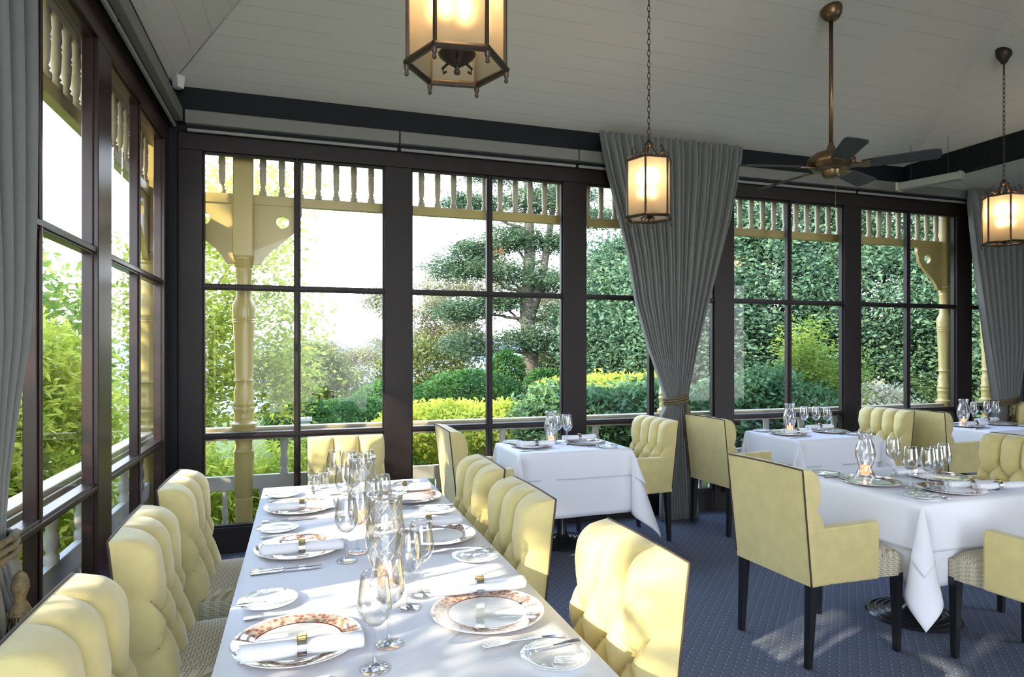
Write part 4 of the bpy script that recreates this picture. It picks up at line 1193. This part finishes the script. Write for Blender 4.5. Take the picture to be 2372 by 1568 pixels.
def leaves(pos, size, seed, flat=0.35, asp=0.5):
    g = np.random.default_rng(seed); n = len(pos)
    d = g.normal(size=(n, 3)); d[:, 2] = d[:, 2] * flat; d /= np.linalg.norm(d, axis=1)[:, None]
    e = g.normal(size=(n, 3)); e -= (e * d).sum(1)[:, None] * d; e /= np.linalg.norm(e, axis=1)[:, None]
    s = size * g.uniform(0.6, 1.3, (n, 1))
    a = pos - d * s; c = pos + d * s; b = pos + e * s * asp; f = pos - e * s * asp
    return np.stack([a, b, c, f], 1).reshape(-1, 3)
def leaf_object(name, pos, size, seed, m, parent=None, flat=0.35, asp=0.5, loc=(0, 0, 0)):
    pos = np.asarray(pos) - np.array(loc)[None, :]
    V = leaves(pos, size, seed, flat, asp); n = len(pos)
    me = bpy.data.meshes.new(name)
    me.vertices.add(4 * n); me.vertices.foreach_set('co', V.astype(np.float32).ravel())
    me.loops.add(4 * n); me.loops.foreach_set('vertex_index', np.arange(4 * n, dtype=np.int32))
    me.polygons.add(n); me.polygons.foreach_set('loop_start', np.arange(0, 4 * n, 4, dtype=np.int32))
    me.update(calc_edges=True); me.materials.append(m)
    o = bpy.data.objects.new(name, me); col.objects.link(o)
    if parent: o.parent = parent
    else: o.location = loc
    return o
def clumps(blobs, seed, csize=0.22, per=40, shell=0.55):
    """blobs: (cx,cy,cz,rx,ry,rz,nclumps)"""
    g = np.random.default_rng(seed); out = []
    for (cx, cy, cz_, rx_, ry_, rz_, n) in blobs:
        u = g.normal(size=(n, 3)); u /= np.linalg.norm(u, axis=1)[:, None]
        rr_ = g.uniform(shell, 1.0, (n, 1)) ** 0.6
        c = u * rr_ * np.array([rx_, ry_, rz_]) + np.array([cx, cy, cz_])
        p = np.repeat(c, per, 0) + g.normal(size=(n * per, 3)) * csize * np.array([1, 1, 0.6])
        out.append(p)
    return np.concatenate(out)
def branches(mb, base, tips, r0, r1, seed, wob=0.15, n=7):
    rr_ = random.Random(seed)
    for tp in tips:
        a = Vector(base); b = Vector(tp); L = (b - a).length
        pts = []
        for k in range(n):
            t = k / (n - 1)
            p = a.lerp(b, t) + Vector((rr_.uniform(-1, 1), rr_.uniform(-1, 1), rr_.uniform(-0.4, 0.4))) * wob * L * math.sin(math.pi * t) * 0.3
            pts.append(p)
        mb.tube(pts, [r0 + (r1 - r0) * k / (n - 1) for k in range(n)], 7)
def tree(name, base, blobs, label, cat, m, leaf=0.05, csize=0.2, per=40, bark='bark', trunk_r=0.1, fork=None, tips=None, seed=1, group=None, shell=0.5, asp=0.5, flat=0.5):
    root = empty(name, base, 0, label, cat, group)
    off = np.array(base)
    pos = clumps(blobs, seed, csize, per, shell) - off
    leaf_object('foliage', pos, leaf, seed + 9, m, root, flat, asp)
    mb = MB()
    fk = fork or (base[0], base[1], base[2] + 1.0)
    branches(mb, base, [fk], trunk_r, trunk_r * 0.75, seed, 0.1)
    tips = tips or [(b[0], b[1], b[2]) for b in blobs]
    branches(mb, fk, tips, trunk_r * 0.55, trunk_r * 0.12, seed + 1, 0.3)
    mb.xform(Matrix.Translation(-Vector(base))).build('trunk', M[bark], root, smooth=True)
    return root
def bush(name, blobs, label, cat, m, leaf=0.04, csize=0.12, per=30, seed=1, group=None, shell=0.75, asp=0.5, flat=0.8):
    b0 = blobs[0]; base = (b0[0], b0[1], b0[2] - b0[5])
    o = leaf_object(name, clumps(blobs, seed, csize, per, shell), leaf, seed, m, None, flat, asp, base)
    return tag(o, label, cat, group)

# bright trees on the left
tree('slender_tree', (-1.3, 10.2, -0.6), [(-0.85, 9.7, 3.2, 0.9, 0.9, 1.0, 120), (-1.6, 9.5, 2.3, 0.8, 0.8, 0.9, 110), (-0.6, 9.7, 1.7, 0.9, 0.8, 0.8, 110), (-1.5, 9.6, 0.9, 0.8, 0.8, 0.7, 110), (-0.35, 9.8, 1.0, 0.6, 0.6, 0.5, 70)],
     'bright yellow-green tree behind the yellow post in the leftmost back window', 'tree', M['leaf_spring'], 0.045, 0.20, 30, 'bark_pale', 0.07, (-1.2, 10.0, 1.0), seed=11, shell=0.2)
tree('broadleaf_tree', (-4.6, 5.2, -0.6), [(-4.4, 5.0, 3.2, 1.2, 1.5, 0.9, 90), (-3.9, 6.3, 2.0, 1.1, 1.2, 0.8, 80), (-4.7, 4.0, 1.6, 0.9, 1.2, 0.8, 70), (-3.6, 7.4, 1.4, 1.0, 1.0, 0.9, 90)],
     'sunlit tree with yellow leaves outside the left wall windows', 'tree', M['leaf_spring'], 0.055, 0.22, 30, 'bark_pale', 0.09, (-4.6, 5.2, 1.2), seed=12, shell=0.2)
tree('broadleaf_tree', (-7.0, 8.0, -0.6), [(-6.5, 8.0, 4.2, 2.0, 2.0, 1.4, 120), (-5.0, 9.6, 2.6, 1.5, 1.5, 1.4, 130), (-4.0, 11.0, 1.4, 1.5, 1.5, 1.6, 130), (-7.5, 6.0, 2.0, 1.6, 1.8, 1.6, 120)],
     'dense green tree behind the yellow-leaved one outside the left windows', 'tree', M['leaf_bright'], 0.075, 0.28, 28, 'bark', 0.16, (-7, 8, 1.8), seed=13, shell=0.3)
for k, (x, y) in enumerate(((-5.2, 0.9), (-5.4, -4.2))):  # canopies added out of view to cut the sun entering the room
    tree('sun_block_tree', (x, y, -0.6), [(x + 0.7, y, 4.25, 1.1, 2.1, 0.42, 260), (x, y, 5.1, 1.5, 2.1, 0.75, 260), (x + 0.2, y, 6.1, 1.6, 2.0, 0.9, 260), (x - 0.2, y, 7.2, 1.5, 1.9, 0.9, 200)],
         'unseen leafy tree added to block the sun, ' + ('beside the left windows', 'farther along behind the camera')[k], 'tree', M['leaf_bright'], 0.09, 0.26, 40, 'bark', 0.16, (x, y, 2.4), seed=150 + k, group='unseen trees added to block the sun', shell=0.2)
SH = [(-2.6, -0.1, 0.95, 0.6, 1.3, 1.6), (-2.65, 1.85, 0.72, 0.6, 0.8, 1.32), (-2.7, 3.5, 0.85, 0.6, 0.9, 1.45), (-2.6, 5.3, 0.8, 0.6, 0.8, 1.35), (-2.4, 6.9, 0.6, 0.7, 0.8, 1.15)]  # shrub heights shaped to block low sun into the room
SL = ['beside the left curtain outside the windows', 'nearest outside the left windows', 'second from the camera outside the left windows', 'third from the camera outside the left windows', 'at the verandah corner outside the left windows']
for k, s_ in enumerate(SH):
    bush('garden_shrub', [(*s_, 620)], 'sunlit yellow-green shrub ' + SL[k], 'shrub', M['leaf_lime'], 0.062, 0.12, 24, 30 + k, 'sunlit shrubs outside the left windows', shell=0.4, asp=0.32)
for k, (x, y, z, rx_, rz_) in enumerate([(-0.9, 6.9, -0.05, 0.55, 0.62), (-0.1, 7.1, -0.05, 0.55, 0.60), (0.75, 7.2, -0.15, 0.5, 0.52)]):
    bush('garden_shrub', [(x, y, z, rx_, 0.5, rz_, 260)], 'bright long-leaved shrub behind the balusters, ' + ('left of the yellow post', 'right of the yellow post', 'behind the head chair')[k], 'shrub',
         M['leaf_lime'] if k < 2 else M['leaf_hedge'], 0.06, 0.11, 22, 50 + k, 'long-leaved shrubs below the balustrade', shell=0.3, asp=0.22)
# clipped hedges and bushes
bush('ball_shrub', [(0.0, 12.6, 0.05, 0.62, 0.62, 0.52, 500)], 'round dark green clipped shrub in the second pane from the left', 'shrub', M['leaf_hedge'], 0.03, 0.05, 26, 60, shell=0.93)
bush('hedge', [(1.0, 13.6, 0.0, 1.0, 0.8, 0.48, 500), (1.9, 14.6, 0.25, 0.8, 0.8, 0.55, 350)], 'green clipped hedge in front of the gum trees, left of the second post', 'hedge', M['leaf_hedge'], 0.035, 0.07, 26, 61, shell=0.9)
bush('olive_shrub', [(0.2, 18.5, 0.7, 1.0, 1.0, 0.95, 450)], 'olive green bush below the hills in the second back pane', 'shrub', M['leaf_olive'], 0.055, 0.14, 26, 62, shell=0.7)
bush('hedge', [(1.3, 9.4, 0.05, 0.9, 0.6, 0.32, 420), (0.4, 9.6, -0.05, 0.6, 0.5, 0.3, 240)], 'low lime green hedge strip beside the second post, left window', 'hedge', M['leaf_bright'], 0.035, 0.07, 24, 63, shell=0.85)
bush('hedge', [(3.2, 12.6, 0.55, 1.05, 0.7, 0.50, 700)], 'rounded dark green hedge left of the pine trunk', 'hedge', M['leaf_hedge'], 0.033, 0.06, 26, 64, shell=0.93)
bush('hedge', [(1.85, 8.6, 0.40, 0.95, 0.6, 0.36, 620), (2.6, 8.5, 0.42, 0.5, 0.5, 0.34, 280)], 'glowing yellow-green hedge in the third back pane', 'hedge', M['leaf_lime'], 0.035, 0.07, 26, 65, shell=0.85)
for k, (x, y, z, rx_, rz_) in enumerate([(3.35, 8.0, 0.50, 0.75, 0.50), (4.5, 7.9, 0.52, 0.8, 0.52), (5.6, 7.7, 0.50, 0.75, 0.52), (6.6, 7.5, 0.45, 0.75, 0.55)]):
    bush('laurel_hedge', [(x, y, z, rx_, 0.55, rz_, 420)], 'leafy blue-green laurel hedge ' + ('behind the middle window table', 'left of the centre curtain', 'right of the centre curtain', 'behind the table right of the curtain')[k], 'hedge',
         M['leaf_laurel'], 0.055, 0.10, 22, 70 + k, 'laurel hedge sections behind the balustrade', shell=0.8, asp=0.42)
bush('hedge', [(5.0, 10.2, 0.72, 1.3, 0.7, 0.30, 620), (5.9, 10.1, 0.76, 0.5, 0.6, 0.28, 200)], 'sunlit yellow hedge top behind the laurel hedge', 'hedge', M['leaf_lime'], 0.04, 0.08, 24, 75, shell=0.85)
bush('cone_shrub', [(4.9, 12.9, 0.78, 0.38, 0.38, 0.30, 300)], 'small round green shrub right of the pine trunk', 'shrub', M['leaf_hedge'], 0.03, 0.04, 26, 76, shell=0.9)
bush('cone_shrub', [(4.45, 14.2, 0.95, 0.38, 0.38, 0.5, 300)], 'dark conical shrub left of the pine trunk', 'shrub', M['leaf_hedge'], 0.035, 0.06, 24, 77, shell=0.8)
# pine with flat layered boughs
pads = [(3.9, 16.6, 3.65, 1.0, 0.9, 0.28), (4.5, 16.3, 4.1, 0.9, 0.8, 0.28), (5.2, 16.2, 4.4, 1.0, 0.9, 0.3), (6.4, 15.8, 4.3, 0.9, 0.9, 0.3), (4.2, 16.6, 5.3, 0.8, 0.8, 0.22), (5.7, 16.0, 5.3, 1.2, 1.0, 0.32), (6.6, 15.8, 5.6, 0.9, 0.8, 0.3),
        (5.1, 16.1, 3.5, 1.1, 0.9, 0.34), (6.2, 15.9, 3.3, 1.0, 0.9, 0.34), (4.1, 16.6, 2.5, 0.9, 0.8, 0.25), (4.9, 16.2, 2.75, 0.7, 0.7, 0.25), (6.4, 15.7, 2.4, 0.9, 0.8, 0.3), (4.3, 16.5, 1.6, 0.9, 0.7, 0.32), (5.5, 15.7, 1.75, 0.9, 0.5, 0.3), (6.5, 15.7, 1.6, 0.7, 0.6, 0.3),
        (4.9, 16.4, 6.2, 1.1, 1.0, 0.3), (6.0, 16.0, 6.7, 1.2, 1.0, 0.4), (7.4, 15.3, 2.9, 0.7, 0.6, 0.22), (7.3, 15.4, 4.9, 0.8, 0.7, 0.25), (5.4, 16.0, 7.6, 0.9, 0.9, 0.5)]
root = empty('pine_tree', (5.64, 16.04, 0.1), 0, 'tall layered dark pine with thick trunk in the window left of the second broad post', 'tree')
pos = clumps([(*p, 80) for p in pads], 90, 0.16, 60, 0.1) - np.array([5.64, 16.04, 0.1])
leaf_object('foliage', pos, 0.06, 91, M['leaf_pine'], root, 0.5, 0.22)
mb = MB(); mb.tube([(5.62, 16.04, 0.0), (5.60, 16.04, 0.7), (5.68, 16.0, 1.5), (5.58, 16.04, 2.5), (5.66, 16.0, 4.0), (5.6, 16.0, 6.0), (5.6, 16.0, 7.6)], [0.34, 0.25, 0.22, 0.19, 0.15, 0.10, 0.03], 12)
mb.tube([(5.62, 16.0, 2.2), (5.95, 15.9, 3.3), (6.2, 15.8, 5.0), (6.3, 15.8, 6.3)], [0.15, 0.12, 0.08, 0.03], 10)
for p in pads:
    zs_ = max(0.9, min(6.6, p[2] - 0.7 if p[2] > 2.5 else p[2] - 0.2))
    branches(mb, (5.62, 16.02, zs_), [(p[0], p[1], p[2] - 0.05)], 0.055, 0.012, int(p[2] * 100), 0.3)
mb.xform(Matrix.Translation((-5.64, -16.04, -0.1))).build('trunk', M['bark'], root, smooth=True)
# gums
def gum(x, y, z, h, w, label, seed, n=70):
    rr_ = random.Random(seed)
    bl_ = []
    for k in range(9):
        a = rr_.uniform(0, 6.28); q = rr_.uniform(0.2, 1) * w
        bl_.append((x + q * math.cos(a), y + q * math.sin(a) * 0.6, z + h * rr_.uniform(0.5, 1.0), w * 0.38, w * 0.38, w * 0.2, n // 2))
    return tree('gum_tree', (x, y, z), bl_, label, 'tree', M['leaf_gum'], 0.055, w * 0.13, 22, 'bark_pale', 0.07, (x + 0.1, y, z + h * 0.28), seed=seed, group='gum trees beyond the hedges', shell=0.1, asp=0.3)
gum(1.2, 24.5, -0.7, 2.3, 1.3, 'olive gum tree at left of the group below the hills', 101)
gum(2.6, 24.0, -0.7, 2.7, 1.4, 'spreading gum tree just left of the second broad post', 102)
gum(3.3, 19.8, -0.2, 3.9, 1.5, 'pale-barked gum tree just right of the second broad post', 103, 90)
gum(4.6, 19.6, -0.1, 4.2, 1.4, 'gum tree partly behind the pine boughs', 104, 90)
gum(8.0, 19.4, 0.3, 3.0, 1.5, 'gum tree right of the pine, in the narrow pane', 105, 80)
gum(9.4, 19.0, 0.4, 4.4, 1.7, 'tall sunlit gum tree left of the centre curtain', 106, 100)
gum(10.8, 17.5, 0.4, 3.4, 1.4, 'gum tree partly hidden by the centre curtain', 107, 80)
for (x, y, z, rx_, rz_, l, sd) in ((3.4, 18.4, 1.0, 1.5, 0.9, 'olive scrub behind the rounded hedge, left of the pine', 111), (7.6, 18.0, 1.2, 1.3, 0.8, 'olive scrub right of the pine trunk', 112), (0.9, 21.0, 0.0, 1.6, 0.9, 'olive scrub at the foot of the leftmost gum tree', 113), (10.4, 16.6, 1.3, 1.6, 0.8, 'olive scrub beyond the yellow hedge top', 114)):
    bush('scrub', [(x, y, z, rx_, 0.9, rz_, 300)], l, 'shrub', M['leaf_olive'], 0.06, 0.2, 22, sd, shell=0.3)
# dark tree belt on the right
for k, (x, y, r_, h) in enumerate([(7.7, 11.3, 1.5, 5.0), (9.4, 10.9, 1.6, 5.6), (11.2, 10.2, 1.7, 5.4), (12.6, 8.6, 1.7, 5.2), (7.0, 12.6, 1.3, 3.8), (13.5, 6.6, 1.6, 5.0)]):
    tree('dark_broadleaf_tree', (x, y, -0.4), [(x, y, h * 0.80, r_, r_ * 0.8, h * 0.24, 240), (x - 0.5, y - 0.3, h * 0.42, r_ * 1.05, r_ * 0.8, h * 0.28, 330), (x + 0.5, y - 0.1, h * 0.16, r_, r_ * 0.8, h * 0.24, 220)],
         'dense dark green tree ' + ('just right of the centre curtain', 'behind the fourth window, centre of the tree belt', 'behind the fifth window', 'behind the far right yellow post', 'behind the centre curtain edge', 'at far right beyond the corner curtain')[k],
         'tree', M['leaf_dark'], 0.047, 0.24, 85, 'bark', 0.15, (x, y, 1.0), seed=120 + k, group='dark trees on the right of the garden', shell=0.5, asp=0.5)
tree('leafy_shrub', (6.9, 7.9, -0.2), [(6.85, 7.6, 1.45, 0.35, 0.35, 0.55, 110), (7.25, 7.4, 1.0, 0.45, 0.4, 0.6, 140), (6.6, 7.7, 0.75, 0.5, 0.4, 0.5, 130)], 'light green upright shrub in the right half of the fourth window', 'shrub', M['leaf_bright'], 0.035, 0.10, 22, 'bark', 0.03, (6.9, 7.8, 0.3), seed=140, shell=0.1, asp=0.32)
bush('leafy_shrub', [(6.0, 7.3, 0.75, 0.5, 0.4, 0.5, 240)], 'pale green loose shrub in the left half of the fourth window', 'shrub', M['leaf_laurel'], 0.04, 0.1, 22, 141, shell=0.3)
bush('leafy_shrub', [(8.55, 7.9, 0.55, 0.5, 0.4, 0.42, 200)], 'low shrub with pale blossom in the fifth window', 'shrub', M['flower'], 0.035, 0.1, 18, 142, shell=0.6)
# fern
mb = MB(); rr_ = random.Random(8)
for k in range(20):
    a = 2 * math.pi * k / 20 + rr_.uniform(-0.2, 0.2); L = rr_.uniform(0.55, 0.75); el = rr_.uniform(0.5, 1.0)
    c0 = Vector((0, 0, 0)); d = Vector((math.cos(a), math.sin(a), 0)); s_ = Vector((-d.y, d.x, 0))
    for i in range(24):
        t = i / 23; p = d * L * t * 0.9 + Vector((0, 0, L * el * math.sin(t * 2.2) * 0.8))
        w_ = 0.13 * math.sin(math.pi * min(1, t + 0.12)) * (1 - t * 0.5)
        for sg in (1, -1):
            q = p + s_ * sg * w_ + d * 0.03
            ii = [mb.addv(p - d * 0.012), mb.addv(q - d * 0.004), mb.addv(q + d * 0.014), mb.addv(p + d * 0.014)]
            mb.face(ii)
fe = mb.build('tree_fern', M['leaf_spring'], None); fe.location = (7.55, 6.15, 0.80)
MB().tube([(0, 0, -1.35), (0.02, 0, -0.5), (0, 0, 0.02)], [0.09, 0.07, 0.05], 10).build('trunk', M['bark'], fe, smooth=True)
tag(fe, 'bright green fern left of the far right yellow post', 'fern')
# small stone pillar, stump marker, ridges
pl = MB().hexa([(-0.09, -0.09, -0.4), (0.09, -0.09, -0.4), (0.09, 0.09, -0.4), (-0.09, 0.09, -0.4), (-0.07, -0.07, 0.3), (0.07, -0.07, 0.3), (0.07, 0.07, 0.3), (-0.07, 0.07, 0.3)]).box(-0.1, 0.1, -0.1, 0.1, 0.3, 0.36).build('stone_pillar', M['stone'], None, bevel=0.01)
pl.location = (0.06, 11.4, 0.0); tag(pl, 'small pale stone pillar right of the round clipped shrub', 'pillar')
st_ = MB().lathe([(0.0, -0.4), (0.17, -0.4), (0.14, 0.0), (0.13, 0.25), (0.10, 0.27), (0.0, 0.27)], 14).build('tree_stump', M['stone'], None, smooth=True)
st_.location = (9.0, 17.0, 0.75); tag(st_, 'pale stump on the lawn left of the centre curtain', 'stump')
br_ = MB(); br_.grid([[(x, y, ground_z(x, y) + 0.015) for x in (4.5, 7.5, 10.5, 13.5)] for y in (12.8, 14.5, 16.5, 19.0)])
tag(br_.build('mulched_path', M['brown_ground'], None, smooth=True), 'brown leaf-littered ground below the gum trees', 'ground', kind='stuff')
def ridge(y0, depth, hts, m, label, xs):
    mb = MB(); P = []
    for t, k in ((0.0, -0.35), (0.35, 0.55), (0.7, 1.0), (1.0, 0.9)):
        P.append([(x, y0 + depth * t, -6 + (h + 6) * max(0, k) - (6 if k < 0 else 0) + 0.03 * h * math.sin(x * 0.03 + t * 5)) for x, h in zip(xs, hts)])
    mb.grid(P); return tag(mb.build('distant_hill', m, None, smooth=True), label, 'hill')
xs = np.linspace(-500, 520, 40)
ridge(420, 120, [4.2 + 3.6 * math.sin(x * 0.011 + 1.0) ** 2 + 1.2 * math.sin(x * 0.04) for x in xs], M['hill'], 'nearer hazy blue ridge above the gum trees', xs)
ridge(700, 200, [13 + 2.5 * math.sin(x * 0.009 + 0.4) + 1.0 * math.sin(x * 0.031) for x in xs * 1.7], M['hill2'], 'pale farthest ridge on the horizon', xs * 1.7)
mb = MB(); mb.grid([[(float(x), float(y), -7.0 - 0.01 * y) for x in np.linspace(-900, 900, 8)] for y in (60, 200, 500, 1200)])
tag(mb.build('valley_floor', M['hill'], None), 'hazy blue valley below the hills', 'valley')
